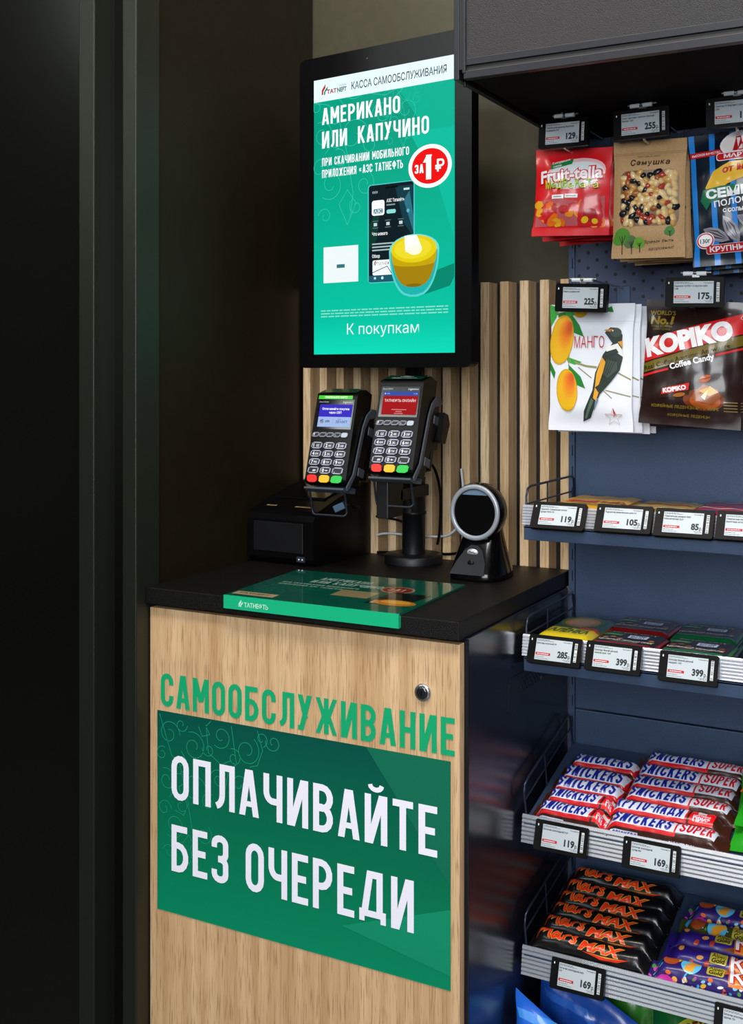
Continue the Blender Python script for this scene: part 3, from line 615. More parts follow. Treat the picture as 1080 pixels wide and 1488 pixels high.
# ================================================================ receipt printer
t = thing('receipt_printer', 'black receipt printer on the counter beside the dark wall', 'printer', (-1.073, 1.76, .95), (0, 0, R(-3)))
b = MB(); b.prism([(-.094, .012), (-.094, .078), (-.090, .088), (-.080, .0945), (-.02, .112), (.05, .128), (.086, .134), (.09, .128), (.09, .001), (-.085, .001)], -.0695, .0695, BLK); b.build('body', t, bevel=.006, seg=4)
b = MB(); b.prism([(-.032, .1095), (-.030, .1125), (.045, .1295), (.080, .1365), (.082, .133), (-.03, .1085)], -.056, .05, BLKG); b.build('paper_cover', t, bevel=.002)
b = MB(); b.box(-.058, -.0953, .022, .048, -.0935, .074, BLKM); b.build('front_panel', t, bevel=.0008)
b = MB(); b.box(.036, -.0965, .008, .052, -.0935, .017, mat('dark_grey_button', '#2b2f3a', .3)); b.lathe([(.0013, -.0967), (.00001, -.0972)], mat('white_led', '#e8ecf5', .2), 10, 'y', (.041, 0, .0125)); b.lathe([(.0013, -.0967), (.00001, -.0972)], mat('white_led'), 10, 'y', (.048, 0, .0125)); b.build('indicator_button', t)['label'] = 'small indicator window'
gd = mat('pale_gold_print', '#b59a66', .4)
for x0, x1 in ((-.050, -.030), (.012, .046)):
    A = Art(); x = x0
    while x < x1: A.poly([(x, .0), (x+.0016, .0), (x+.0032, .0042), (x+.0016, .0042)], gd, 1); x += random.choice((.0026, .0034))
    b = MB(); s0 = Vector((0, -.068, .0981)); d = Vector((0, .06, .0175)).normalized(); n_ = Vector((0, -.28, .96))
    A.emit(b, lambda a, c, h: Vector((a, 0, 0))+s0+d*c+n_*(.0004+h), smooth=False); b.build('printed_marking', t)

# ================================================================ barcode scanner
t = thing('barcode_scanner', 'black presentation barcode scanner with grey ring standing on the counter', 'barcode scanner', (-.7215, 1.722, .95)); t.scale = (.93, .93, .98)
b = MB()
def ring_(z, w, y0, y1, p=3.2, n=40):
    out = []
    for k in range(n):
        a = 2*PI*k/n; c, s = math.cos(a), math.sin(a)
        out.append((w*math.copysign(abs(c)**(2/p), c), (y0+y1)/2+(y1-y0)/2*math.copysign(abs(s)**(2/p), s), z))
    return out
lv = [(.0005, .049, -.054, .056), (.006, .0495, -.055, .057), (.014, .048, -.053, .055), (.030, .044, -.045, .050), (.048, .039, -.036, .044), (.064, .035, -.026, .04), (.080, .032, -.016, .036), (.095, .030, -.008, .032)]
V = []; F = []
for l in lv: V += ring_(*l)
for i in range(len(lv)-1):
    for k in range(40): F.append((i*40+k, i*40+(k+1) % 40, (i+1)*40+(k+1) % 40, (i+1)*40+k))
F.append(tuple(range(40))[::-1]); F.append(tuple(range(len(V)-40, len(V)))); b.add(V, F, BLKG, True); b.build('base', t)
DK = mat('dark_blue_grey_plastic', '#0e1118', .3, spec=.3)
b = MB(); pts = [(-.036, .012), (.026, .012), (.024, .03), (.016, .048), (.006, .056), (-.006, .056), (-.016, .048), (-.028, .03)]
fy = lambda z: -.0552+max(0, z-.008)*.5
b.add([(p[0], fy(p[1])-.0022, p[1]) for p in pts]+[(p[0], fy(p[1])+.004, p[1]) for p in pts], [tuple(range(8))]+[(i, (i+1) % 8, (i+1) % 8+8, i+8) for i in range(8)], DK); b.build('front_panel', t, bevel=.001)
b = MB(); b.lathe([(1, 0), (.95, -.0012), (.00001, -.0016)], mat('silver_badge', '#b9bdc4', .25, .4), 28, 'y'); b.v = [(x*.0105-.001, fy(.046)-.0024+y, z*.0058+.046) for x, y, z in b.v]
A = Art(); A.line([(-.0065, .0465), (-.004, .0475), (-.002, .0455), (.002, .0462), (.004, .045), (.0062, .0462)], .0012, mat('dark_badge_print', '#333845', .4), 1)
A.emit(b, lambda a, c, h: (a-.001, fy(.046)-.0042-h, c), smooth=False); b.build('badge', t)['label'] = 'oval silver badge'
b = MB(); 
b.lathe([(.0058, 0), (.0055, -.001), (.00001, -.0012)], BLK, 20, 'y', (-.001, fy(.029)-.0022, .029))
for dx, dz in ((0, 0), (.0025, .0018), (-.0025, .0018), (0, -.0028)): b.lathe([(.0007, -.0014), (.00001, -.0015)], HOLE, 8, 'y', (-.001+dx, fy(.029)-.0022, .029+dz))
b.build('speaker', t)
hz = .111
b = MB(); b.lathe([(.046, -.032), (.0485, -.024), (.0485, -.012), (.0465, .004), (.040, .018), (.028, .028), (.012, .032), (.00001, .0325)], BLKG, 48, 'y', (0, 0, hz)); b.lathe([(.00001, -.0255), (.04, -.0255), (.04, -.031)], BLKG, 48, 'y', (0, 0, hz)); b.build('head', t)
b = MB(); b.lathe([(.0385, -.0305), (.0385, -.034), (.040, -.0355), (.0445, -.0355), (.0465, -.0335), (.0465, -.031)], RINGG, 64, 'y', (0, 0, hz)); b.build('window_ring', t)['label'] = 'satin grey ring around the scan window'
b = MB(); b.lathe([(.0385, -.0315), (.00001, -.0316)], mat('scan_window_glass', '#030304', .04), 48, 'y', (0, 0, hz)); b.build('scan_window', t)
b = MB(); pp = [(.0375*math.sin(R(a_)), hz+.0375*math.cos(R(a_))) for a_ in range(-40, 41, 8)]; b.add([(x, -.0322, z) for x, z in pp], [tuple(range(len(pp)))], mat('pale_blue_visor', '#5d7388', .25)); b.build('visor', t)['label'] = 'pale blue strip across the top of the window'

# cables behind the stand
def bez(P, n=24):
    out = []; Q = [Vector(p) for p in P]; Q = [Q[0]]+Q+[Q[-1]]
    for i in range(1, len(Q)-2):
        for k in range(n):
            s = k/n; out.append(.5*((2*Q[i])+(-Q[i-1]+Q[i+1])*s+(2*Q[i-1]-5*Q[i]+4*Q[i+1]-Q[i+2])*s*s+(-Q[i-1]+3*Q[i]-3*Q[i+1]+Q[i+2])*s**3))
    return out+[Q[-2]]
def cable(name, pts, r, m, label):
    b = MB(); b.tube(bez(pts, 10), r, m); return tag(b.build(name), label, 'cable')
WHC = mat('pale_grey_cable', '#c4c8ce', .4)
cable('white_cable', [(-.813, 1.846, 1.115), (-.808, 1.846, 1.06), (-.815, 1.846, 1.02), (-.84, 1.848, .995), (-.885, 1.848, .990), (-.96, 1.85, .990), (-.985, 1.85, .985)], .0022, WHC, 'pale grey cable curving behind the pole stand')
cable('black_cable', [(-.755, 1.79, .965), (-.79, 1.83, .972), (-.835, 1.842, .962), (-.90, 1.854, .958), (-.985, 1.852, .953)], .0025, BLK, 'black cable running from the scanner along the counter')
cable('black_cable', [(-.985, 1.848, 1.02), (-.93, 1.84, 1.015), (-.905, 1.836, .995), (-.895, 1.826, .975)], .0022, BLK, 'short black cable drooping from the printer to the stand')
cable('black_cable', [(-.868, 1.772, 1.12), (-.845, 1.79, 1.125), (-.838, 1.81, 1.08), (-.845, 1.825, 1.01), (-.852, 1.83, .98)], .0025, BLK, 'black cable looping down the right side of the pole')
t = thing('cable_plug', 'blue grey plug hanging behind the loop under the left terminal', 'plug', (-.955, 1.66, 1.058), (0, R(-25), R(15)))
b = MB(); b.box(-.010, -.006, -.006, .010, .006, .006, mat('blue_grey_plug', '#3b5b75', .4)); b.build('plug_body', t, bevel=.0015)
b = MB(); b.tube([(.009, 0, 0), (.016, .0, -.002), (.022, .01, -.012), (.022, .03, -.014)], .0025, BLK); b.build('plug_cable', t)

# ================================================================ shelving unit
XL, XR = -.606, .34
t = thing('shelving_unit', 'navy metal wall shelving unit with perforated upper back panel', 'shelving unit', (-.13, 1.85, 0))
b = MB(); b.box(XL+.004, 1.842, 1.2015, XR, 1.850, 1.676, PERF); b.build('perforated_panel', t, world=True)
b = MB(); b.box(XL+.004, 1.842, .7212, XR, 1.850, 1.2, NAVY); b.build('back_panel', t, world=True, bevel=.0012)
b = MB(); b.box(XL+.004, 1.842, .10, XR, 1.850, .7188, NAVY); b.build('back_panel', t, world=True, bevel=.0012)
b = MB(); b.box(XL-.0064, 1.8385, 0, XL+.004, 1.856, 1.676, NAVY); b.box(XL+.004, 1.850, 0, XL+.03, 1.862, 1.676, NAVY)
for k in range(40): b.box(XL-.0005, 1.8378, .2+k*.035, XL+.0015, 1.8386, .218+k*.035, HOLE)
b.build('upright', t, world=True, bevel=.0008)
b = MB(); b.box(XR, 1.8385, 0, XR+.03, 1.862, 1.676, NAVY); b.build('upright', t, world=True, bevel=.0008)

t = thing('header_canopy', 'dark grey textured header box above the snack shelves', 'canopy', (-.13, 1.6, 1.6725))
b = MB(); b.box(-.603, 1.384, 1.6765, XR, 1.856, 2.06, mat('black_underside', '#060607', .8, spec=.1)); b.build('box', t, world=True)
b = MB(); b.box(-.600, 1.3795, 1.7005, XR, 1.3845, 2.06, CANOPY); b.build('fascia_panel', t, world=True)
b = MB(); b.box(-.601, 1.378, 1.6905, XR, 1.385, 1.7000, CANF); b.box(-.601, 1.381, 1.6830, XR, 1.385, 1.6905, mat('shadow_gap', '#08080a', .6)); b.box(-.603, 1.3765, 1.6725, XR, 1.3875, 1.6830, CANF); b.build('frame_rail', t, world=True, bevel=.0006)
b = MB(); b.box(-.6171, 1.3765, 1.6725, -.6095, 1.856, 2.06, CANF); b.box(-.6095, 1.3765, 1.685, -.603, 1.40, 2.06, BLKM); b.box(-.6045, 1.3755, 1.68, -.600, 1.384, 2.06, CANF); b.box(-.6095, 1.39, 1.6655, -.606, 1.394, 1.6730, BLKM); b.build('end_cap', t, world=True, bevel=.0006)

def shelf(z, tilt, label, rail_h, kind, lip_h=.021, front=1.60):
    depth = 1.842-front
    t = thing('shelf', label, 'shelf', (-.13, front, z), (R(tilt), 0, 0), 'navy shelves of the shelving unit')
    x0, x1 = XL+.0035+.13, XR-.002+.13; ca = math.cos(R(tilt)); D = depth/ca-.004-lip_h*math.tan(R(tilt))
    b = MB(); b.box(x0, .0, -.003, x1, D, 0, NAVY); b.box(x0, D-.003, -.012, x1, D, -.003, NAVY); b.build('deck', t)
    b = MB(); b.box(x0, 0, -lip_h, x1, .0025, -.0005, NAVY); b.box(x0, .0025, -lip_h, x1, .012, -lip_h+.002, NAVY); b.build('front_lip', t, bevel=.0007)
    for x in (x0+.001, x1-.003):
        b = MB(); b.prism([(.012, -.004), (D, -.004), (D, -.035), (D-.05, -.035), (.02, -lip_h+.003)], x, x+.002, NAVY); b.build('bracket', t)
    b = MB(); y0 = .009; xw = x0+.0005; h = .057
    FN = mat('dark_navy_wire', '#222a3d', .35, .4); b.tube([(xw, y0+.002, 0), (xw, y0, h*.75), (xw, y0+.006, h*.95), (xw, y0+.02, h), (xw, D-.012, h), (xw, D-.004, h*.9), (xw, D-.002, 0)], .0018, FN)
    b.tube([(xw, y0+.001, h*.55), (xw, D-.002, h*.55)], .0014, FN)
    for f in (.4,): b.tube([(xw, y0+D*f, 0), (xw, y0+D*f, h)], .0014, FN)
    b.build('wire_fence', t)
    m = RAIL if kind != 'clear' else CLEAR
    n = 7; b = MB(); pr = []
    for k in range(n):
        za = rail_h*k/n; zb = rail_h*(k+1)/n; pr += [(-.0045, za+.0006), (-.0062, za+rail_h/n*.3), (-.0045, zb-.0012)]
    pr += [(-.0038, rail_h), (-.0022, rail_h), (-.0022, 0)]
    pr = [(y+(.0092 if kind != 'low' else .0072)-.30*(rail_h-z_)*.5, z_) for y, z_ in pr]
    zz = .0008 if kind != 'low' else -rail_h+.012
    b.prism([(y, q+zz) for y, q in pr], x0-.003, x1, m); rl = b.build('price_rail', t)
    if kind == 'low': rl.rotation_euler = (R(-tilt), 0, 0)
    return t
shelf(1.0556, 0, 'top navy shelf holding flat gum packs', .030, 'clear')
shelf(.8596, 0, 'second navy shelf holding chocolate tablets', .032, 'rib')
shelf(.611, 13, 'sloping navy shelf holding red and blue chocolate bars', .041, 'low', .030)
shelf(.4145, 9, 'sloping navy shelf holding black and purple chocolate bars', .042, 'low', .030)
t = thing('base_shelf', 'lowest navy shelf holding snack bags at the bottom edge', 'shelf', (-.13, 1.66, .13))
b = MB(); b.box(XL+.004, 1.49, .10, XR-.002, 1.837, .13, NAVY); b.build('deck', t, world=True, bevel=.001)
b = MB(); b.box(XL+.004, 1.495, 0, XR-.002, 1.50, .10, NAVYD); b.build('plinth', t, world=True)

# ================================================================ price tags
TB = mat('black_tag_case', '#030304', .45, spec=.12); RED = inkm('#b3191f'); DKT = inkm('#23262b'); GR = inkm('#5b6066'); WT = inkm('#dfe4e8')
def price_tag(price, lines, label, loc, rot, big=.0098, hang=False, rnd=0, screen=None):
    t = thing('price_tag', label, 'price tag', loc, rot, 'electronic shelf price tags')
    W, H = .081, .042; rd = random.Random(rnd)
    b = MB(); b.prism(rr(-W/2, 0, W/2, H, .0025, 3), -.008, 0, TB, 'z'); b.build('case', t, bevel=.0008)
    b = MB(); b.box(-.0285, .0055, 0, .0265, .0365, .0004, EINK); A = Art(); x0 = -.0275; yt = .0352
    def greek(x, y, w, h, m):
        e = x+w
        while x < e: d = rd.uniform(.0012, .004); A.rect(x, y, min(x+d, e), y+h, m, 1); x += d+.0006
    greek(x0, yt-.0008, .020, .0008, GR); greek(x0, yt-.0022, .026, .0008, GR); A.text('Татнефть', .0262, yt-.0020, .0016, DKT, 1, align='r', width=.0135, bold=.02, res=1)
    for k, ln in enumerate(lines): A.text(ln, x0, yt-.0064-.0040*k, .0026, DKT, 1, width=min(.053, .00152*len(ln)), bold=.03, res=1)
    A.rect(x0, .0125, x0+.0225, .0162, RED, 1); greek(x0+.0025, .0138, .017, .0010, WT)
    for i in range(len(A.items)-8, len(A.items)): pass
    greek(x0, .0098, .014, .0007, GR); greek(x0, .0072, .020, .0007, GR); greek(.0145, .0085, .011, .0007, GR); greek(.0165, .0068, .009, .0007, GR)
    w_ = .0050*len(price)+.0006; A.text(price, .0212, .0115, big*.92, DKT, 1, align='r', width=w_, bold=.045, res=3); A.text('р.', .0259, .0112, .0052, DKT, 1, align='r', res=2, bold=.02, width=.0040)
    A.items = [(vs, fs, m, 2 if m is WT else z) for vs, fs, m, z in A.items]
    A.emit(b, lambda a, c, h: (a, c, .0004+h*.5), smooth=False); b.build('display', t)
    b = MB(); b.box(.0305, .0075, 0, .0345, .0345, .0003, WT); A = Art(); y = .008
    while y < .034: d = rd.uniform(.0003, .0013); A.rect(.0308, y, .0342, min(y+d, .0343), DKT, 1); y += d+rd.uniform(.0004, .0013)
    A.emit(b, lambda a, c, h: (a, c, .0003+h*.5), smooth=False); b.build('barcode', t)
    b = MB(); b.box(-.0365, .033, 0, -.0350, .0358, .0003, WT); b.build('indicator', t)
    if hang:
        b = MB(); b.tube([(-.020, H+.0068, -.004), (.022, H+.0068, -.004)], .0016, SILVER)
        for x in (-.0165, .002): b.lathe([(.0032, x), (.0032, x+.0135)], mat('clear_clip', '#d5dade', .1, .0, spec=.8), 14, 'x', (0, H+.0055, -.004))
        b.box(-.004, H-.002, -.0055, .006, H+.004, -.0028, SILVER); b.build('clip', t)
    return t
def on_shelf(price, lines, label, x, z0, tilt, ybot, rnd): price_tag(price, lines, label, (x, ybot, z0), (R(90-tilt), 0, 0), rnd=rnd)
on_shelf('119', ['Карамель освежающая мятная', 'драже Мята 32г'], 'tag priced 119 at the left end of the top shelf', -.5455, 1.0568, 30, 1.5795, 1)
on_shelf('105', ['Подушечки жевательные мята 31г'], 'tag priced 105 on the top shelf', -.4485, 1.0582, 30, 1.5795, 2)
on_shelf('85', ['Жевательная резинка бабл', 'классическая 22,5г'], 'tag priced 85 on the top shelf', -.3635, 1.0574, 30, 1.5795, 3)
on_shelf('95', ['Жевательная конфета', 'фруктовая ассорти 25г'], 'tag cut by the right edge on the top shelf', -.2790, 1.0582, 30, 1.5795, 4)
on_shelf('285', ['Шоколад молочный 90г'], 'tag priced 285 at the left end of the chocolate shelf', -.5518, .8572, 24, 1.582, 5)
on_shelf('399', ['Шоколад тёмный цельный', 'лесной орех 100г'], 'tag priced 399 in front of the red hazelnut chocolate', -.4640, .8572, 24, 1.582, 6)
on_shelf('399', ['Шоколад тёмный цельный', 'миндаль 100г'], 'tag priced 399 in front of the green almond chocolate', -.3575, .8555, 24, 1.582, 7)
on_shelf('119', ['Батончик шоколадный 50,5г'], 'tag priced 119 on the sloping shelf of red and blue bars', -.5420, .5825, 21, 1.584, 8)
on_shelf('169', ['Батончик шоколадный', 'супер 80г'], 'tag priced 169 on the sloping shelf of red and blue bars', -.4095, .5822, 19, 1.584, 9)
on_shelf('169', ['Батончик шоколадный макс', '81г'], 'tag priced 169 below the black chocolate bars', -.5170, .3838, 20, 1.584, 10)
on_shelf('149', ['Батончик шоколадный', 'арахис 73г'], 'tag at the bottom right corner below the purple bars', -.2815, .3805, 20, 1.580, 11)

# ================================================================ hooks
def hook(x, z, ztag, label, ylen=1.628):
    t = thing('display_hook', label, 'hook', (x, 1.842, z), (0, 0, 0), 'display hooks on the perforated panel')
    L = 1.842-ylen; b = MB(); b.tube([(0, 0, 0), (0, -L+.012, 0), (0, -L+.004, .003), (0, -L+.001, .009)], .0021, SILVER); b.build('prong', t)
    b = MB(); b.tube([(0, 0, ztag-z), (0, -L-.002, ztag-z)], .0016, SILVER); b.build('tag_arm', t)
    b = MB(); b.box(-.011, -.003, -.006, .011, .0, ztag-z+.003, NAVY); b.build('back_plate', t, bevel=.001)
HK = [(-.552, 1.6225, 1.6725, 'upper display hook carrying the red candy bags'), (-.431, 1.6225, 1.6725, 'upper display hook carrying the kraft nut pouches'), (-.300, 1.6225, 1.6725, 'upper display hook carrying the striped seed bags'),
      (-.519, 1.379, 1.4245, 'lower display hook carrying the white fruit pouches'), (-.366, 1.379, 1.4265, 'lower display hook carrying the dark coffee candy bags'), (-.215, 1.379, 1.4265, 'lower display hook at the right edge of the photo')]
for h in HK: hook(*h)
def hang_tag(price, lines, label, x, z, yaw, roll, rnd): price_tag(price, lines, label, (x, 1.6235, z), (R(90), R(roll), R(yaw)), hang=True, rnd=rnd)
hang_tag('129', ['Жевательный мармелад Фруктелла', 'Медвежата 150г'], 'hanging tag priced 129 above the red candy bags', -.5505, 1.6215, -8, 2.5, 21)
hang_tag('255', ['Смесь ореховая с изюмом Семушка', 'Фитнес 150г'], 'hanging tag priced 255 above the kraft nut pouches', -.4320, 1.6238, 0, -.6, 22)
hang_tag('139', ['Семечки От Мартина с солью', '130г'], 'hanging tag above the striped seed bags, cut by the right edge', -.2995, 1.6262, 2, 0, 23)
hang_tag('225', ['Манго сушёное 80г'], 'hanging tag priced 225 above the white fruit pouches', -.5230, 1.3745, -4, 3, 24)
hang_tag('175', ['Карамель KOPIKO со вкусом кофе', '108г'], 'hanging tag priced 175 above the coffee candy bags', -.3570, 1.3770, 2, 1.5, 25)

# ================================================================ hanging bags
def sm(x): x = max(0, min(1, x)); return x*x*(3-2*x)
def bag_mesh(W, H, D, base, art, seal=.012, wr=.0012, ph=0, back=None, nu=20, nv=26, flat=2.2, slump=0):
    def s(v): return sm((v-seal*.6)/.03)*sm((H-v-seal*.6)/.035)
    def surf(sgn):
        def f(u, v, h=0):
            q = min(1, abs(2*u/W)); th = D/2*max(0, 1-q**flat)**.75*s(v)
            edge = sm((1-q)*6)
            w_ = wr*edge*(math.sin(u*130+v*60+ph)*.5+math.sin(v*190-u*90+ph*2)*.35+math.sin(u*300+v*20+ph)*.25)*(.4+.6*s(v))
            wv = .0016*math.sin(v*25+ph)+.0012*math.sin(u*40+ph)
            x = u*(1-.035*s(v))
            return (x, wv+sgn*(th+.0006)+sgn*w_*(1 if th > .001 else .4)+(-h if sgn < 0 else h), v*(1-slump*(u/W+.5)))
        return f
    us = [-W/2+W*i/nu for i in range(nu+1)]; vs = [H*i/nv for i in range(nv+1)]
    b = MB(); fr = surf(-1); b.grid(fr, us, vs, base); b.grid(surf(1), us, vs, back or base, flip=True)
    # side and end seams
    for e in (us[0], us[-1]):
        a = [fr(e, v) for v in vs]; c = [surf(1)(e, v) for v in vs]; n = len(a); b.add(a+c, [(i, i+1, n+i+1, n+i) for i in range(n-1)], base, True)
    for e in (vs[0], vs[-1]):
        a = [fr(u_, e) for u_ in us]; c = [surf(1)(u_, e) for u_ in us]; n = len(a); b.add(a+c, [(i, i+1, n+i+1, n+i) for i in range(n-1)], base, True)
    art.emit(b, lambda u_, v, h: fr(u_, v, h*1.6+.0002), (W/nu, H/nv), ox=-W/2, oy=0)
    return b, fr
def stack(proto, spots, labels, group):
    for i, (loc, rot) in enumerate(spots):
        if i == 0: o = proto; o.location = loc; o.rotation_euler = rot; o['label'] = labels[0]; o['group'] = group
        else: dup(proto, loc, rot, labels[i], group)
ORD = ['frontmost', 'second from the front', 'third from the front', 'rearmost']
# --- red gummy candy bags
W, H = .119, .134; A = Art(); wt = ink('#f2eef0'); rd = ink('#cf0c18')
A.ell(.006, .094, .047, .024, ink('#e9b9bd'), 1, 8); A.ell(.006, .092, .044, .020, ink('#d9dfe4'), 2, 8)
A.poly([(-.034, .101), (.0, .109), (.001, .118), (-.033, .110)], ink('#1f7a3d'), 3); A.text('С натуральным', -.031, .109, .0035, wt, 4, width=.028, bold=.02, rot=13); A.text('соком', -.029, .1035, .0035, wt, 4, width=.013, bold=.02, rot=13)
A.text('Fruit-tella', 0, .0835, .0195, rd, 5, width=.103, bold=.075, align='c', rot=4); A.text('Fruit-tella', 0, .084, .0185, wt, 6, width=.098, bold=.03, align='c', rot=4)
x = -.040
for k, ch in enumerate('МеДВеЖаТа'):
    hh = (.013, .010, .012, .013, .010, .013, .010, .012, .010)[k]; A.text(ch, x, .0705+(.0012 if k % 2 else 0), hh, ink('#1d5a24'), 7+.1*k, width=.0088, bold=.035, rot=4); A.text(ch, x+.0004, .071+(.0012 if k % 2 else 0), hh, ink('#e9e21e') if k % 2 == 0 else ink('#bfdc2a'), 9+.1*k, width=.0078, bold=.0, rot=4); x += .0094
A.rect(-.029, .0555, -.010, .0615, wt, 5); A.rect(-.008, .0565, .012, .0625, wt, 5); A.line([(-.026, .0585), (-.013, .0585)], .0012, ink('#5f8f6d'), 6); A.line([(-.006, .0595), (.009, .0595)], .0012, ink('#5f8f6d'), 6)
A.poly([(-.056, .014), (.054, .016), (.053, .060), (.02, .050), (-.02, .056), (-.056, .053)], ink('#b8565c'), 2)
rg = random.Random(3)
for k in range(46):
    gx, gy = rg.uniform(-.052, .05), rg.uniform(.017, .048); c_ = rg.choice(['#e06a12', '#e88a1a', '#c21420', '#d8202a', '#e2a01c', '#b01018'])
    A.poly([(gx+rg.uniform(.005, .0095)*math.cos(a), gy+rg.uniform(.005, .0085)*math.sin(a)) for a in [k2*PI/3.5 for k2 in range(7)]], ink(c_), 3+k % 6)
A.poly([(.012, .014), (.048, .014), (.052, .030), (.046, .062), (.030, .064), (.018, .050), (.014, .034)], ink('#c40f1a'), 10); A.ell(.033, .030, .011, .010, ink('#a50b14'), 11); A.ell(.024, .023, .006, .0045, ink('#e2b81e'), 12, 30); A.ell(.039, .021, .005, .004, ink('#e2b81e'), 12)
A.rect(-.0595, .0, .0595, .012, rd, 12)
b, fr = bag_mesh(W, H, .026, ink('#d40f1b'), A, wr=.0016); o = b.build('candy_bag'); tag(o, 'x', 'candy bag')
stack(o, [((-.5505, 1.66, 1.4925), (R(-3), R(2), R(3))), ((-.545, 1.69, 1.492), (R(1), R(-2), R(-3))), ((-.541, 1.722, 1.4915), (R(-2), R(1.5), R(2))), ((-.537, 1.752, 1.491), (R(1), R(-2.5), 0))],
      ['red gummy candy bag under the 129 tag, %s on its hook' % q for q in ORD], 'red gummy candy bags on a hook')
# --- kraft nut pouches
W, H = .108, .174; A = Art(); dk = inkm('#2f2218')
A.text('ореховый микс', 0, .1475, .0035, inkm('#6b5236'), 1, align='c', width=.034); x = -.027
for ch, wd in zip('Семушка', (.008, .0065, .008, .0065, .010, .0065, .0065)): A.text(ch, x, .1355+(.0005 if ch in 'ек' else 0), .0088 if ch == 'С' else .0075, dk, 1, width=wd, bold=.03, shear=.1); x += wd+.0012
win = mat('clear_window_film', '#6e5232', .45)
A.rrect(-.042, .046, .046, .128, .010, win, 1)
def tree(x, y, h, r, c1):
    A.line([(x, y), (x, y+h)], .0012, dk, 5); A.line([(x, y+h*.55), (x-r*.4, y+h)], .0008, dk, 5); A.line([(x, y+h*.6), (x+r*.4, y+h*1.05)], .0008, dk, 5)
    A.ell(x, y+h, r, r, c1, 3); A.ell(x-r*.5, y+h*.8, r*.7, r*.6, c1, 4)
tree(-.038, .006, .026, .0125, inkm('#4e8a2c')); tree(-.024, .006, .018, .009, inkm('#58724a')); tree(-.012, .008, .014, .008, inkm('#6aa23a')); tree(.034, .030, .008, .007, inkm('#3f7a2c'))
A.text('Время быть', -.006, .0205, .0042, dk, 2, width=.045, shear=.35, rot=3); A.text('здоровым!', .0, .011, .0042, dk, 2, width=.038, shear=.35, rot=3)
A.line([(-.054, .155), (.054, .155)], .0006, inkm('#95744a'), 1); A.line([(-.054, .1525), (.054, .1525)], .0006, inkm('#95744a'), 1)
b, fr = bag_mesh(W, H, .022, PAPER, A, wr=.0008, ph=1); o = b.build('nut_pouch'); tag(o, 'x', 'nut pouch')
nb = MB(); rg = random.Random(11); NC = [mat('cashew_cream', '#d9b77c', .35, coat=.4), mat('peanut_tan', '#c99a55', .35, coat=.4), mat('almond_brown', '#9a5a24', .4, coat=.3), mat('raisin_black', '#15131c', .3, coat=.4), mat('candied_red', '#a63a26', .25, coat=.5), mat('hazelnut_pale', '#e0c48e', .35, coat=.4)]
P_ = []
for k in range(2200):
    x, y = rg.uniform(-.038, .042), rg.uniform(.050, .124)
    if all((x-a)**2+(y-c)**2 > .0062**2 for a, c in P_): P_.append((x, y))
def nut(x, y, r1, r2, rot, m):
    vs, fs = [], []; n = 10; c, s_ = math.cos(rot), math.sin(rot)
    for j in range(5):
        pa = PI/2*j/4
        for k in range(n):
            a = 2*PI*k/n; px, py = r1*math.cos(pa)*math.cos(a), r2*math.cos(pa)*math.sin(a); q = fr(x+px*c-py*s_, y+px*s_+py*c, .0004+.0042*math.sin(pa)); vs.append(q)
    for j in range(4):
        for k in range(n): fs.append((j*n+k, j*n+(k+1) % n, (j+1)*n+(k+1) % n, (j+1)*n+k))
    nb.add(vs, fs, m, True)
for x, y in P_:
    k = rg.choice([0, 0, 1, 1, 2, 3, 3, 4, 5, 5]); r = rg.uniform(.0036, .0056); nut(x, y, r*rg.uniform(1.1, 1.8), r, rg.uniform(0, 3), NC[k])
q = nb.build('nut_mix', o); q['kind'] = 'stuff'; q['label'] = 'mixed nuts and raisins in the window'
stack(o, [((-.4320, 1.66, 1.4535), (R(-2), R(1), R(2))), ((-.4265, 1.686, 1.4525), (R(1), R(-.5), R(0))), ((-.4225, 1.712, 1.452), (R(-1), R(.5), R(1))), ((-.4185, 1.738, 1.4515), (R(.5), R(-1), R(-1)))],
      ['kraft paper nut pouch hanging under the 255 tag, %s on its hook' % q for q in ORD], 'kraft nut pouches on a hook')
# --- striped seed bags
W, H = .150, .190; A = Art(); bl = ink('#1f7fd6'); wt = ink('#f0eef2'); rd = ink('#c01a24')
for k in range(6): x = -.073+.0285*k; A.rect(x, 0, x+.008, H, bl, 1)
A.rect(-.073, .143, -.024, .152, rd, 2); A.text('ВЫСОКОЕ КАЧЕСТВО', -.070, .1455, .0035, wt, 3, width=.042, bold=.02)
A.ell(.002, .157, .031, .021, wt, 3); A.ell(.002, .157, .028, .0185, ink('#efe6e6'), 4); A.text('М', .002, .149, .018, rd, 5, align='c', bold=.09, width=.026, shear=.2); A.rrect(-.034, .133, .038, .145, .005, wt, 6); A.rrect(-.033, .134, .037, .144, .0045, rd, 7); A.text('МАРТИН', .002, .1365, .006, wt, 8, align='c', width=.050, bold=.03)
A.poly([(-.052, .098), (-.040, .120), (-.015, .131), (.062, .131), (.066, .118), (.02, .112), (-.02, .100), (-.046, .085)], ink('#e8b52a'), 3); A.text('от Мартина', -.026, .116, .009, rd, 5, width=.085, bold=.04, shear=.2, rot=5)
A.poly([(-.060, .080), (-.056, .095), (-.030, .098), (.03, .098), (.07, .094), (.07, .078), (.03, .084), (-.02, .082), (-.045, .076), (-.052, .066)], ink('#176f4a'), 6); A.text('СЕМЕЧКИ', -.051, .0815, .012, wt, 7, width=.108, bold=.05, rot=2)
A.text('ПОЛОСАТЫЕ', -.040, .0685, .0085, wt, 5, width=.086, bold=.02, rot=4); A.text('С СОЛЬЮ', -.028, .060, .005, wt, 5, width=.034, bold=.03)
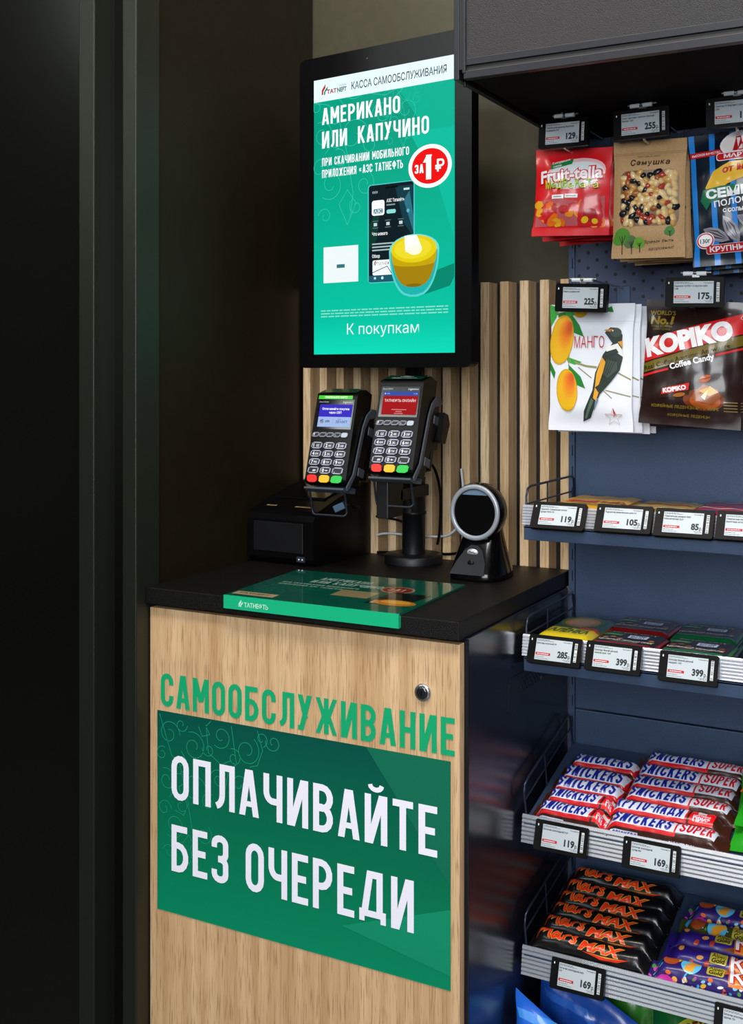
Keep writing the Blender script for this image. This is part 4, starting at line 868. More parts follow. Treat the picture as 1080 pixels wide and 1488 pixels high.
def seed(x, y, rot, k=1):
    c, s_ = math.cos(R(rot)), math.sin(R(rot))
    def T(p): return (x+(p[0]*c-p[1]*s_)*k, y+(p[0]*s_+p[1]*c)*k)
    A.poly([T(p) for p in [(0, -.022), (.007, -.012), (.009, 0), (.006, .012), (0, .021), (-.006, .012), (-.009, 0), (-.007, -.012)]], ink('#8d8894'), 8)
    for q in (-.0045, 0, .0045): A.poly([T(p) for p in [(q*.2, -.018), (q+.0012, 0), (q*.2, .018), (q-.0012, 0)]], ink('#2b2733'), 9)
seed(-.040, .030, 62); seed(-.018, .036, 28, 1.05); seed(.008, .042, 55); seed(.035, .036, 20, 1.1); seed(.058, .045, -10)
A.ell(-.056, .023, .0135, .0115, wt, 10); A.ell(-.056, .023, .0125, .0105, rd, 11); A.ell(-.056, .023, .0105, .0088, wt, 12); A.text('130г', -.056, .0195, .006, ink('#1b1b22'), 13, align='c', width=.015, bold=.02)
A.rrect(-.055, .004, .07, .016, .003, wt, 10); A.rrect(-.0545, .0045, .0695, .0155, .003, rd, 11); A.text('КРУПНЫЙ КАЛИБР', -.050, .0068, .0066, wt, 12, width=.112, bold=.03)
A.items = [([(a, c+.012) for a, c in vs] if z > 1 else vs, fs, m, z) for vs, fs, m, z in A.items]
b, fr = bag_mesh(W, H, .034, ink('#0d1826'), A, wr=.0016, ph=2, nu=26, nv=30); o = b.build('seed_bag'); tag(o, 'x', 'seed bag')
stack(o, [((-.2905, 1.66, 1.440), (R(-2), R(-3), R(2))), ((-.283, 1.696, 1.4375), (R(1), R(-2), R(-1))), ((-.279, 1.735, 1.435), (0, R(-3), 0))],
      ['black and blue striped seed bag at right edge, %s on its hook' % q for q in ('frontmost', 'second from the front', 'rearmost')], 'striped seed bags on a hook')
# --- white dried mango pouches
W, H = .131, .192; A = Art(); lf = inkm('#1c7a2c'); lf2 = inkm('#2f9a38'); tw = inkm('#8f8a5c')
def mango(cx, cy, rx, ry, rot, z):
    c, s_ = math.cos(R(rot)), math.sin(R(rot))
    def bl(k, ox, oy, m, zz):
        p = []
        for i in range(28):
            a = 2*PI*i/28; r_ = 1+.10*math.sin(a)+.05*math.cos(2*a); x, y = rx*k*r_*math.cos(a)+ox, ry*k*r_*math.sin(a)+oy; p.append((cx+x*c-y*s_, cy+x*s_+y*c))
        A.poly(p, m, zz)
    bl(1, 0, 0, inkm('#c99a14'), z); bl(.93, rx*.04, 0, inkm('#d9a718'), z+1)
    for q in range(7): bl(.70-.085*q, rx*(.20+.06*q), ry*(.22+.065*q), inkm(('#dda21a', '#dd961a', '#dc8a1b', '#db7d1c', '#d9701c', '#d5631d', '#d0561e')[q]), z+2+.35*q)
def leaf(p, m, z): A.poly(p, m, z)
leaf([(-.0655, .192), (-.052, .187), (-.056, .172), (-.0655, .158)], lf2, 2); leaf([(-.056, .178), (-.036, .182), (-.018, .160), (-.010, .142), (-.026, .148), (-.042, .162)], lf, 2)
leaf([(-.046, .187), (-.020, .178), (-.038, .172)], lf2, 3); leaf([(.012, .181), (.031, .188), (.034, .179)], lf, 2); leaf([(-.0655, .105), (-.056, .088), (-.058, .078), (-.0655, .092)], lf, 2)
leaf([(-.038, .112), (-.012, .104), (-.024, .100), (-.036, .104)], lf2, 2); leaf([(-.034, .100), (-.014, .082), (-.006, .064), (-.022, .070), (-.034, .086)], lf, 2)
A.line([(-.054, .186), (-.052, .172)], .0014, tw, 4); A.line([(-.034, .122), (-.034, .098)], .0013, tw, 4)
mango(-.018, .184, .012, .015, 20, 3); mango(-.047, .134, .0185, .040, -8, 4); mango(-.036, .058, .0165, .034, 4, 5)
A.line([(-.033, .106), (-.005, .098), (.012, .096)], .0030, tw, 2); A.line([(-.018, .096), (.004, .080)], .0015, tw, 2); A.line([(.045, .088), (.064, .078)], .0022, tw, 2); A.line([(.026, .062), (.064, .053)], .0016, tw, 2); A.line([(.022, .062), (.036, .050)], .0014, tw, 2)
# song bird
g1 = inkm('#26322c'); g2 = inkm('#3c4a40'); am = inkm('#d99a2a')
A.poly([(.024, .148), (.032, .156), (.044, .155), (.051, .144), (.050, .128), (.052, .110), (.048, .092), (.036, .076), (.018, .056), (.002, .020), (-.010, .014), (-.008, .030), (.006, .062), (.010, .088), (.022, .116), (.036, .132)], g1, 6)
A.poly([(.022, .152), (.036, .154), (.032, .149)], inkm('#c9781e'), 7); A.ell(.041, .148, .0085, .007, g2, 7); A.ell(.036, .151, .0012, .0012, inkm('#e8e0c8'), 8)
A.poly([(.026, .126), (.044, .132), (.051, .122), (.052, .112), (.040, .120), (.028, .116)], inkm('#e6e6e2'), 7); A.poly([(.026, .119), (.042, .124), (.046, .118), (.030, .114)], g1, 8)
A.poly([(.044, .134), (.052, .124), (.051, .136)], am, 8); A.poly([(.020, .112), (.026, .104), (.022, .088), (.016, .070), (.010, .066), (.012, .086)], am, 8); A.poly([(.010, .066), (.016, .058), (.012, .046), (.007, .050)], am, 8)
A.poly([(.028, .108), (.044, .104), (.044, .092), (.030, .080), (.022, .086)], g2, 8)
for k in range(4): A.line([(.030+.004*k, .108), (.020+.004*k, .078+.003*k)], .0008, inkm('#1a231e'), 9)
A.poly([(.004, .050), (.008, .046), (-.004, .018), (-.007, .020)], inkm('#516055'), 8); A.poly([(.012, .052), (.016, .048), (.008, .030)], inkm('#6a7f92'), 8)
x = -.025
for ch, wd in zip('МАНГО', (.0095, .0085, .0085, .0070, .0085)): A.text(ch, x, .1255, .0175, inkm('#b32430'), 9, width=wd, bold=-.004); x += wd+.0016
st_ = [(.038+.0135*(1 if k % 2 == 0 else .42)*math.sin(k*PI/5), .022+.0135*(1 if k % 2 == 0 else .42)*math.cos(k*PI/5)) for k in range(10)]
A.line(st_, .0007, inkm('#c9a8a8'), 3, True); A.poly([(.038, .036), (.042, .026), (.038, .022)], inkm('#b32430'), 4); A.text('ТАТНЕФТЬ', .038, .0235, .0035, inkm('#c9a8a8'), 5, align='c', width=.026, bold=.02)
A.line([(-.0655, .165), (.0655, .165)], .0006, inkm('#c6cad2'), 1)
WP = mat('white_matt_pouch', '#dcdfe8', .42, coat=.15)
b, fr = bag_mesh(W, H, .014, WP, A, wr=.0005, ph=3, nu=22, nv=30); o = b.build('fruit_pouch'); tag(o, 'x', 'fruit pouch')
stack(o, [((-.5190, 1.66, 1.1965), (R(-1), R(.5), R(1))), ((-.5095, 1.677, 1.1945), (0, R(-.5), 0)), ((-.5025, 1.694, 1.1935), (R(-.5), R(1), R(-1))), ((-.4985, 1.712, 1.193), (0, R(0), R(1)))],
      ['white pouch printed with mangoes and a bird, %s on its hook' % q for q in ORD], 'white dried fruit pouches on a hook')
# --- coffee candy bags
W, H = .145, .182; A = Art(); go = ink('#8a7426'); wt = ink('#f2f0f2'); rd = ink('#d01c20')
A.text("WORLD'S", -.066, .160, .0065, go, 2, width=.037, bold=.02); A.text('No.1', -.066, .1465, .0115, go, 2, width=.036, bold=.05, shear=.1); A.text('REAL COFFEE', -.064, .1415, .0030, go, 2, width=.032); A.text('CANDY BRAND', -.062, .1375, .0024, go, 2, width=.028)
A.poly([(-.0725, .090), (-.0725, .122), (.0725, .168), (.0725, .138)], rd, 2)
A.text('KOPIKO', -.068, .0985, .0255, wt, 4, width=.130, bold=.06, rot=14.5); A.ell(.066, .160, .0025, .0025, wt, 5); A.ell(.066, .160, .0019, .0019, rd, 6)
A.poly([(-.0725, .074), (-.0725, .088), (.0725, .136), (.0725, .121)], ink('#6d5c18'), 3); A.text('Real Coffee Anytime, Anywhere', -.070, .0775, .0068, ink('#1d120a'), 4, width=.130, bold=.01, rot=17.5)
A.poly([(-.0725, .068), (-.0725, .0715), (-.033, .083), (-.033, .080)], rd, 3); A.poly([(.034, .103), (.034, .106), (.0725, .118), (.0725, .115)], rd, 3)
A.text('Coffee Candy', -.030, .081, .0085, wt, 4, width=.066, bold=.03, rot=16)
A.ell(.022, .040, .030, .016, ink('#6b2e0c'), 2); A.ell(.024, .038, .022, .011, ink('#a44c10'), 3)
A.poly([(-.044, .038), (.0, .046), (.002, .066), (-.042, .056)], ink('#2a130c'), 4); A.poly([(-.041, .044), (-.001, .053), (.0, .063), (-.040, .053)], rd, 5); A.text('KOPIKO', -.038, .0465, .0062, wt, 6, width=.035, bold=.05, rot=12); A.ell(-.014, .045, .009, .003, ink('#9a5a1c'), 6, 12)
A.poly([(.004, .040), (.034, .034), (.046, .046), (.040, .056), (.020, .062), (.008, .050)], ink('#8a4410'), 6); A.poly([(.014, .052), (.030, .060), (.042, .052), (.030, .046)], ink('#d9952e'), 7); A.poly([(.018, .044), (.028, .056), (.024, .040)], ink('#f0dca0'), 8); A.ell(.022, .070, .009, .005, ink('#b8541c'), 7, 25); A.line([(.014, .068), (.030, .073)], .0012, ink('#5a2208'), 8)
A.text('КОФЕЙНЫЕ ЛЕДЕНЦЫ №1 В МИРЕ', -.055, .0255, .0040, go, 3, width=.098, bold=.02); A.text('КОФЕЙНЫЕ ЛЕДЕНЦЫ', -.030, .0135, .0038, go, 3, width=.06, bold=.01)
for k in range(4): A.line([(.050, .038-.0042*k), (.069, .0385-.0042*k)], .0014, ink('#7d6a3a'), 3)
b, fr = bag_mesh(W, H, .030, ink('#22100d'), A, wr=.0018, ph=4, nu=26, nv=28); o = b.build('coffee_candy_bag'); tag(o, 'x', 'candy bag')
LB = ['dark brown coffee candy bag with red band under the 175 tag, %s', 'dark brown coffee candy bag at the right edge, %s']
stack(o, [((-.3725, 1.66, 1.2065), (R(-2), R(3.5), R(3))), ((-.366, 1.695, 1.203), (R(1), R(1), R(-1))), ((-.362, 1.732, 1.201), (R(-1), R(-1), 0)), ((-.214, 1.672, 1.203), (R(-1), R(2), R(2))), ((-.211, 1.708, 1.201), (R(1), R(-1), 0))],
      [LB[0] % 'frontmost on its hook', LB[0] % 'second on its hook', LB[0] % 'rearmost on its hook', LB[1] % 'front one', LB[1] % 'behind another'], 'coffee candy bags on hooks')

# ================================================================ flat packs on the top shelf
def flat_pack(name, L_, D_, T_, base, art, cat):
    b = MB(); us = [-L_/2+L_*i/16 for i in range(17)]; vs = [D_*i/10 for i in range(11)]
    def f(u_, v, h=0): q = sm((L_/2-abs(u_))/.009); e = sm(min(v, D_-v)/.006); return (u_, v, T_*(.35+.65*q*e)+.0006*math.sin(u_*170+v*90)*q+h)
    def f0(u_, v, h=0): return (u_, v, .0002)
    b.grid(f, us, vs, base); b.grid(f0, us, vs, base, flip=True)
    for e in (us[0], us[-1]): a = [f(e, v) for v in vs]; c = [f0(e, v) for v in vs]; n = len(a); b.add(a+c, [(i, i+1, n+i+1, n+i) for i in range(n-1)], base)
    for e in (vs[0], vs[-1]): a = [f(u_, e) for u_ in us]; c = [f0(u_, e) for u_ in us]; n = len(a); b.add(a+c, [(i, i+1, n+i+1, n+i) for i in range(n-1)], base)
    art.emit(b, lambda u_, v, h: f(u_, v, h+.0003), (L_/16, D_/10), ox=-L_/2); return tag(b.build(name), 'x', cat)
LV = ['bottom of its pile', 'second in its pile', 'third in its pile', 'fourth in its pile', 'top of its pile']
def pile(o, x, y, z, n, T_, label, group):
    for i in range(n):
        loc = (x+random.uniform(-.004, .004), y+random.uniform(-.003, .003), z+i*T_*1.06); rot = (0, 0, R(random.uniform(-3, 3)))
        stack(o, [(loc, rot)], [label % LV[i if n > 4 or i < n-1 else 4]], group) if i == 0 else dup(o, loc, rot, label % LV[i if n > 4 or i < n-1 else 4], group)
A = Art(); A.rect(-.04, .05, .01, .075, ink('#b3321c'), 1); A.line([(-.05, .03), (.05, .035)], .006, ink('#2a5a2a'), 1); A.text('MIX', .015, .052, .02, ink('#7a2a10'), 1, bold=.05); A.line([(-.05, .1), (.05, .098)], .005, ink('#f0d36a'), 1); A.line([(-.05, .016), (.05, .018)], .003, ink('#8a5a10'), 1)
o = flat_pack('gum_pack', .106, .165, .0055, ink('#dba414'), A, 'gum pack'); pile(o, -.528, 1.640, 1.0562, 5, .0055, 'yellow flat gum pack behind the 119 tag, %s', 'yellow gum packs')
A = Art(); A.line([(-.04, .03), (.04, .032)], .01, ink('#6d6420'), 1); A.line([(-.04, .06), (.04, .064)], .006, ink('#e6d9a0'), 1); A.line([(-.04, .11), (.04, .1)], .012, ink('#8a3a1c'), 1); A.line([(-.04, .14), (.04, .142)], .004, ink('#e6d9a0'), 1)
o = flat_pack('gum_pack', .090, .165, .0050, ink('#b58f2a'), A, 'gum pack'); pile(o, -.424, 1.640, 1.0562, 5, .0050, 'gold flat gum pack behind the 105 tag, %s', 'gold gum packs')
A = Art(); A.line([(-.04, .03), (.04, .032)], .012, ink('#3b4f9a'), 1); A.line([(-.04, .07), (.04, .06)], .008, ink('#d9c9c9'), 1); A.line([(-.04, .11), (.04, .1)], .01, ink('#30589a'), 1); A.line([(-.04, .145), (.04, .14)], .006, ink('#e0b0a8'), 1)
o = flat_pack('gum_pack', .084, .165, .0055, ink('#a11a2c'), A, 'gum pack'); pile(o, -.334, 1.640, 1.0562, 5, .0055, 'red and blue flat gum pack behind the 85 tag, %s', 'red gum packs')
A = Art(); A.line([(-.04, .03), (.04, .032)], .012, ink('#d8dce6'), 1); A.line([(-.04, .09), (.04, .085)], .010, ink('#b3202a'), 1)
o = flat_pack('gum_pack', .084, .165, .0055, ink('#1d5fae'), A, 'gum pack'); pile(o, -.246, 1.640, 1.0562, 5, .0055, 'blue flat gum pack at the right edge of the top shelf, %s', 'blue gum packs')

# ================================================================ chocolate tablets on the second shelf
def tablet(name, base, art, Wd=.095, Dp=.092, T_=.0098):
    b = MB(); us = [-Wd/2+Wd*i/12 for i in range(13)]; vs = [Dp*i/12 for i in range(13)]
    def f(u_, v, h=0): e = sm(min(Wd/2-abs(u_), min(v, Dp-v)*1.6)/.006); return (u_, v, T_*(.30+.70*e)+h+.00025*math.sin(u_*260+v*40))
    def f0(u_, v, h=0): return (u_, v, .0002)
    b.grid(f, us, vs, base); b.grid(f0, us, vs, base, flip=True)
    for e in (us[0], us[-1]): a = [f(e, v) for v in vs]; c = [f0(e, v) for v in vs]; n = len(a); b.add(a+c, [(i, i+1, n+i+1, n+i) for i in range(n-1)], base)
    for e in (vs[0], vs[-1]): a = [f(u_, e) for u_ in us]; c = [f0(u_, e) for u_ in us]; n = len(a); b.add(a+c, [(i, i+1, n+i+1, n+i) for i in range(n-1)], base)
    art.emit(b, lambda u_, v, h: f(u_, v, h+.0003), (Wd/12, Dp/12), ox=-Wd/2); return tag(b.build(name), 'x', 'chocolate')
def square_art(edge, txt, nutc):
    A = Art(); A.rect(-.0445, .006, .0445, .086, ink('#1c0f0c'), 1); A.rect(-.0445, .006, .0445, .014, edge, 2); A.rect(-.0445, .0855, .0445, .092, edge, 2)
    A.text('EXTRA NUT', 0, .0770, .0042, ink('#c9b9a0'), 3, align='c', width=.068, bold=.01)
    A.poly([(-.043, .058), (-.016, .058), (-.013, .070), (-.040, .070)], ink('#2c7a3c'), 3); A.line([(-.036, .064), (-.02, .064)], .0018, ink('#8fc09a'), 4)
    A.rect(-.004, .048, .026, .068, ink('#3f62a8'), 3); A.rect(-.003, .049, .025, .067, ink('#d6dcec'), 4); A.text('RITTER', .011, .0595, .0055, ink('#33518f'), 5, align='c', width=.024, bold=.03); A.text('SPORT', .011, .051, .0065, ink('#33518f'), 5, align='c', width=.022, bold=.04)
    A.text(txt, -.040, .026, .0068, ink('#d8d0c6'), 4, width=.080, bold=.02); A.line([(-.02, .019), (.02, .0195)], .0012, ink('#9a8f84'), 4)
    for x, y in ((-.034, .042), (-.024, .047), (.034, .044), (.037, .033), (-.012, .040)): A.ell(x, y, .0045, .0034, nutc, 3, 30)
    return A
def piles(o, x, y, label, group, n=3, T_=.0098, z=.8600, nm=('lowest', 'middle', 'top')):
    for i in range(n):
        loc = (x+random.uniform(-.002, .002), y+random.uniform(-.001, .001), z+i*T_*1.03); rot = (0, 0, R(random.uniform(-2, 2)))
        if i == 0 and 'placed' not in DONE.get(o.name, ''): o.location = loc; o.rotation_euler = rot; o['label'] = label % nm[i]; o['group'] = group; DONE[o.name] = 'placed'
        else: dup(o, loc, rot, label % nm[i], group)
DONE = {}
o = tablet('chocolate_tablet', ink('#7d1612'), square_art(ink('#8f1a14'), 'ЦЕЛЬНЫЙ ЛЕСНОЙ ОРЕХ', ink('#a8763c')))
piles(o, -.4605, 1.612, 'red edged square hazelnut chocolate, %s of the front pile', 'red hazelnut chocolates'); piles(o, -.4665, 1.716, 'red edged square hazelnut chocolate, %s of the rear pile', 'red hazelnut chocolates')
o = tablet('chocolate_tablet', ink('#0f6136'), square_art(ink('#13763f'), 'ЦЕЛЬНЫЙ МИНДАЛЬ', ink('#8a4a22')))
piles(o, -.3585, 1.612, 'green edged square almond chocolate, %s of the front pile', 'green almond chocolates'); piles(o, -.3665, 1.716, 'green edged square almond chocolate, %s of the rear pile', 'green almond chocolates')
A = Art(); A.rect(-.040, .0, .040, .062, ink('#c9b21a'), 1); A.rect(-.04, .062, .04, .155, ink('#2c5a4c'), 1); A.ell(0, .108, .034, .042, ink('#4b6b3a'), 2); A.ell(0, .106, .027, .033, ink('#b8863c'), 3); A.ell(.0, .104, .020, .023, ink('#c9a07a'), 4)
A.text('АЛЁНКА', 0, .030, .022, ink('#23552a'), 4, align='c', width=.062, bold=.04, shear=.1); A.poly([(.006, .058), (.038, .058), (.04, .070), (.012, .070)], ink('#b8361c'), 5)
o = tablet('chocolate_tablet', ink('#b09a1c'), A, .080, .155)
piles(o, -.5525, 1.625, 'yellow and green wrapped milk chocolate behind the 285 tag, %s of its pile', 'yellow milk chocolates')
A = Art(); A.rect(-.04, .02, .04, .05, ink('#3a1c10'), 1); A.line([(-.03, .035), (.03, .037)], .008, ink('#e2c98a'), 2); A.rect(-.04, .07, .04, .08, ink('#7a3a14'), 1); A.ell(.0, .1, .03, .012, ink('#5a2a12'), 1)
o = tablet('wafer_bar', ink('#c98a14'), A, .105, .036, .020); o['category'] = 'wafer bar'
for i in range(5): stack(o, [((-.250, 1.612+.0, .8600), (0, 0, R(2)))], ['golden wrapped wafer bar at the right edge, nearest the front'], 'golden wafer bars') if i == 0 else dup(o, (-.250+random.uniform(-.004, .004), 1.612+i*.040, .8600), (0, 0, R(random.uniform(-4, 4))), 'golden wrapped wafer bar at the right edge, %s row from the front' % ('', 'second', 'third', 'fourth', 'rearmost')[i], 'golden wafer bars')

# ================================================================ chocolate bars on the sloping shelves
def bar_mesh(name, L_, a, bh, base, art, fin=.016, nu=30, nq=18, ph=0, cat='chocolate bar'):
    n = 3.0; T = []
    for i in range(401):
        p = PI*i/400; c, s_ = math.cos(p), math.sin(p); T.append((-a*math.copysign(abs(c)**(2/n), c), bh*abs(s_)**(2/n)))
    cum = [0]
    for i in range(400): cum.append(cum[-1]+math.dist(T[i], T[i+1]))
    tot = cum[-1]
    def sec(v):
        d = min(max(v+tot/2, 0), tot); lo, hi = 0, 400
        while hi-lo > 1:
            m = (lo+hi)//2
            if cum[m] <= d: lo = m
            else: hi = m
        f = (d-cum[lo])/max(1e-9, cum[hi]-cum[lo]); return (T[lo][0]*(1-f)+T[hi][0]*f, T[lo][1]*(1-f)+T[hi][1]*f)
    def f(u_, v, h=0):
        e = L_/2-abs(u_); s_ = sm((e-fin*.55)/(fin*.9)); y, z = sec(v); y1, z1 = sec(v+.0006); y0, z0 = sec(v-.0006)
        ty, tz = y1-y0, z1-z0; l = math.hypot(ty, tz) or 1; ny, nz = -tz/l, ty/l
        wr = .00055*(math.sin(u_*310+v*160+ph)*.6+math.sin(u_*120-v*340+ph*2))*(1+1.2*(1-s_))
        h2 = h+wr; zf = .006+z*.10+.0015*math.sin(u_*500+ph)*(1-s_)
        return (u_, (y+ny*h2)*(1+.12*(1-s_))+.002*math.sin(u_*400+v*200+ph)*(1-s_), (z+nz*h2)*s_+zf*(1-s_)+h*(1-s_))
    us = [-L_/2+L_*i/nu for i in range(nu+1)]; vs = [-tot/2+tot*i/nq for i in range(nq+1)]
    b = MB(); b.grid(f, us, vs, base)
    def bt(u_, v, h=0): y, z = f(u_, v)[1:]; return (u_, y, min(.0004, z)+(.0055*(1-sm((L_/2-abs(u_)-fin*.55)/(fin*.9)))))
    b.grid(bt, us, vs, base, flip=True)
    art.emit(b, lambda u_, v, h: f(u_, v, h*1.3+.00025), (L_/nu, tot/nq), ox=-L_/2, oy=-tot/2)
    return tag(b.build(name), 'x', cat)
BRN = ink('#38190f'); WH2 = ink('#c9cede'); BLU = ink('#15248c'); RD2 = ink('#c1121c')
def slab(A, x0, x1, y0, y1, m, z, sk=.004): A.poly([(x0-sk*.5, y0), (x1-sk*.5, y0), (x1+sk*.5, y1), (x0+sk*.5, y1)], m, z)
def snick(word, L_, x0, x1, sup=None, promo=False, side=True):
    A = Art(); slab(A, x0-.0025, x1+.0025, -.0175, .0145, RD2, 1); slab(A, x0, x1, -.0115, .0125, WH2, 2)
    A.caps(word.translate(str.maketrans('CKE', 'СКЕ')), x0+.003, -.0102, x1-.0075, .0212, BLU, 4, .172, .14, .3, shear=.2)
    if sup: slab(A, x1+.0025, sup, -.0115, .0125, WH2, 2); A.caps('SUРЕR', x1+.005, -.0090, sup-.0055, .0178, RD2, 4, .16, .13, shear=.2)
    if promo:
        q = x1+.006; slab(A, q, q+.034, -.0165, .0145, ink('#d80f16'), 2); A.rect(q+.010, .001, q+.022, .011, ink('#cfc9c9'), 3); A.text('ВЫИГРЫВАЙ', q+.016, -.0035, .0030, WH2, 3, align='c', width=.024, bold=.02); A.text('ПРИЗ', q+.016, -.0115, .0065, WH2, 3, align='c', width=.024, bold=.05)
    if side:
        A.rect(x0+.002, -.0335, x0+.042, -.0215, WH2, 2); A.caps('SNIСКЕRS', x0+.004, -.0320, x0+.039, .0092, BLU, 3, .16, .13, shear=.2); A.rect(x0+.001, -.0345, x0+.043, -.0335, RD2, 2)
        A.ell(x0+.049, -.0285, .004, .003, ink('#c98a2a'), 2); A.text('#СНИКЕРСНИ', x1-.012 if sup else x1-.005, -.0310, .0065, WH2, 3, width=.040, bold=.03)
    return A
A = snick('SNICKERS', .112, -.050, .030, None, True); o1 = bar_mesh('chocolate_bar', .118, .0165, .024, BRN, A, ph=1, fin=.012)
A = snick('SNICKERS', .112, -.052, .050, None, False); o1b = bar_mesh('chocolate_bar', .118, .0165, .024, BRN, A, ph=2, fin=.010)
def spot(k, x, y0, z0, tilt, pitch, dz=0, yaw=0, roll=0): return ((x, y0+math.cos(R(tilt))*pitch*k, z0+math.sin(R(tilt))*pitch*k+dz), (R(tilt+roll), 0, R(yaw)))
S3 = lambda k, x, **q: spot(k, x, 1.6245, .6155, 13, .0348, **q)
BL = 'red and blue chocolate bar, %s of the left-hand row'
stack(o1, [S3(0, -.5345, yaw=-1), S3(1, -.5315, yaw=1)], [BL % 'nearest the front', BL % 'second from the front'], 'small red and blue bars')
stack(o1b, [S3(2, -.530, yaw=0, roll=8), S3(3, -.528, yaw=-1.5, roll=12), S3(4, -.524, yaw=1)], [BL % 'third from the front', BL % 'fourth from the front', BL % 'at the back'], 'small red and blue bars')
A = snick('SNICKERS', .17, -.076, .018, .074); o2 = bar_mesh('chocolate_bar', .182, .0172, .026, BRN, A, ph=3)
A = snick('КРУТО-НАДЯ', .17, -.076, .030, None, True); o3 = bar_mesh('chocolate_bar', .182, .0172, .026, BRN, A, ph=4)
BS = 'long red and blue chocolate bar, %s of the right-hand row'
stack(o2, [S3(0, -.3985, yaw=0), S3(2, -.3935, yaw=-1), S3(3, -.3945, yaw=1.5), S3(4, -.3925, roll=10, yaw=-.5), S3(5, -.3885)], [BS % q for q in ('nearest the front', 'third from the front', 'fourth from the front', 'fifth from the front', 'at the back')], 'long red and blue bars')
stack(o3, [S3(1, -.4035, yaw=.5)], ['long chocolate bar with blue lettering and red prize panel, second in the row'], 'long red and blue bars')
# black bars with red script
def mars():
    A = Art(); go = ink('#c99a3a'); rd = ink('#e0321a'); blk = ink('#0b0a0b')
    def scr(px, t, m, z):
        def S(p): A.line([(px+x*.00088, -.012+y*.00098) for x, y in p], t, m, z)
        S([(0, 1), (3, 6), (8, 16), (12, 22), (14, 22.5), (13.5, 18), (13, 12), (17, 18), (21, 22.5), (23, 22), (22.5, 15), (22, 8), (23, 4), (26, 3)])
        S([(38, 13), (34, 14.5), (30, 11), (28, 6), (30, 3), (34, 4), (38, 9), (40, 13.5), (39, 8), (39, 4), (42, 3), (45, 5)])
        S([(47, 13), (48, 9), (48, 3)]); S([(48.5, 9), (52, 13), (56, 14), (58, 12)])
        S([(70, 12), (66, 14), (63, 12), (65, 9), (68, 6), (67, 3), (63, 2), (59, 4)])
    scr(-.080, .0050, go, 2); scr(-.080, .0036, rd, 3)
    A.text('MAX', -.0145, -.0155, .0140, go, 2, width=.068, bold=.07, shear=.3); A.text('MAX', -.0135, -.0152, .0134, rd, 3, width=.065, bold=.03, shear=.3)
    A.poly([(-.008, -.0175), (.02, -.0185), (.06, -.0165), (.064, -.0155), (.045, -.0225), (.02, -.0235)], rd, 2); A.poly([(.0, -.0180), (.03, -.0185), (.058, -.0170), (.03, -.0200)], go, 3)
    A.rect(-.08, -.034, -.052, -.030, go, 2); A.line([(-.078, -.032), (-.054, -.032)], .0012, blk, 3)
    return A
A = mars(); o = bar_mesh('chocolate_bar', .182, .0172, .027, ink('#0c0b0d'), A, ph=5, fin=.011)
S4 = lambda k, x, **q: spot(k, x, 1.6260, .4195, 9, .0345, **q)
BM = 'black chocolate bar with red script lettering, %s'
stack(o, [S4(0, -.5080), S4(1, -.5070, yaw=.6), S4(2, -.5065, yaw=-.8), S4(3, -.506, yaw=.8, roll=4), S4(4, -.5055, yaw=-.6, roll=12), S4(5, -.5045, yaw=.6)], [BM % q for q in ('nearest the front', 'second from the front', 'third from the front', 'fourth from the front', 'fifth from the front', 'at the back')], 'black chocolate bars')
# purple bars
def purple(kind):
    A = Art(); ol = ink('#b0a43a'); dk = ink('#2a2210'); rg = random.Random(kind)
    def logo(x): A.rrect(x, -.008, x+.024, .012, .003, ol, 5); A.text('Alpen', x+.012, .0025, .0065, dk, 6, align='c', width=.019, bold=.01); A.text('Gold', x+.012, -.006, .0075, dk, 6, align='c', width=.018, bold=.03)
    def big(x):
        A.text('КЮ', x, -.013, .026, ink('#d9791c'), 5, width=.062, bold=.10, shear=-.1); A.text('КЮ', x+.001, -.012, .025, ink('#b8161c'), 6, width=.060, bold=.06, shear=-.1); A.text('КЮ', x+.002, -.011, .023, ink('#e6e2ea'), 7, width=.056, bold=.02, shear=-.1)
    if kind in (1, 3):
        for k in range(80):
            A.ell(rg.uniform(-.095, .09), rg.choice([rg.uniform(-.032, -.012), rg.uniform(-.032, .02)]), rg.uniform(.001, .005), rg.uniform(.001, .004), ink(rg.choice(['#3aa3d8', '#c0342a', '#d8a22a', '#c23aa8', '#e0e2ee', '#7fc3e6', '#d8602a', '#4a8a3a'])), 2+k % 3, rg.uniform(0, 90))
        A.ell(-.040, .002, .014, .015, ink('#58b4e0'), 5); A.poly([(-.048, -.010), (-.036, -.010), (-.034, .0), (-.026, .006), (-.030, .010), (-.040, .009), (-.047, .002)], ink('#d8962a'), 6)
        A.ell(-.068, .004, .011, .009, ink('#9a4420'), 5, 30); A.line([(-.088, .006), (-.080, .014)], .006, ink('#3a9ad0'), 5); A.poly([(-.095, -.022), (-.07, -.020), (-.055, -.028), (-.06, -.036), (-.095, -.034)], ink('#c22a9a'), 4)
        logo(-.018); big(.010)
    elif kind == 2:
        for k in range(6): A.ell(-.08+.012*k+rg.uniform(-.004, .004), rg.uniform(-.025, .012), .005, .0032, ink('#c98a44') if k % 2 else ink('#a8341c'), 3, rg.uniform(0, 90))
        A.poly([(-.02, -.016), (.03, -.02), (.028, -.010), (.0, -.008)], ink('#7a3a1c'), 3); logo(-.030); big(-.004)
    return A
o = bar_mesh('chocolate_bar', .195, .0172, .025, ink('#2c1c66'), purple(1), ph=6, fin=.014); BP = 'purple chocolate bar with %s'
S5 = lambda k, x, **q: spot(k, x, 1.6265, .4205, 9, .0348, **q)
stack(o, [S5(0, -.3205, yaw=1), S5(4, -.3005, yaw=-1, dz=.004)], [BP % 'many coloured dots, nearest the front of its row', BP % 'many coloured dots, at the back of its row'], 'purple chocolate bars')
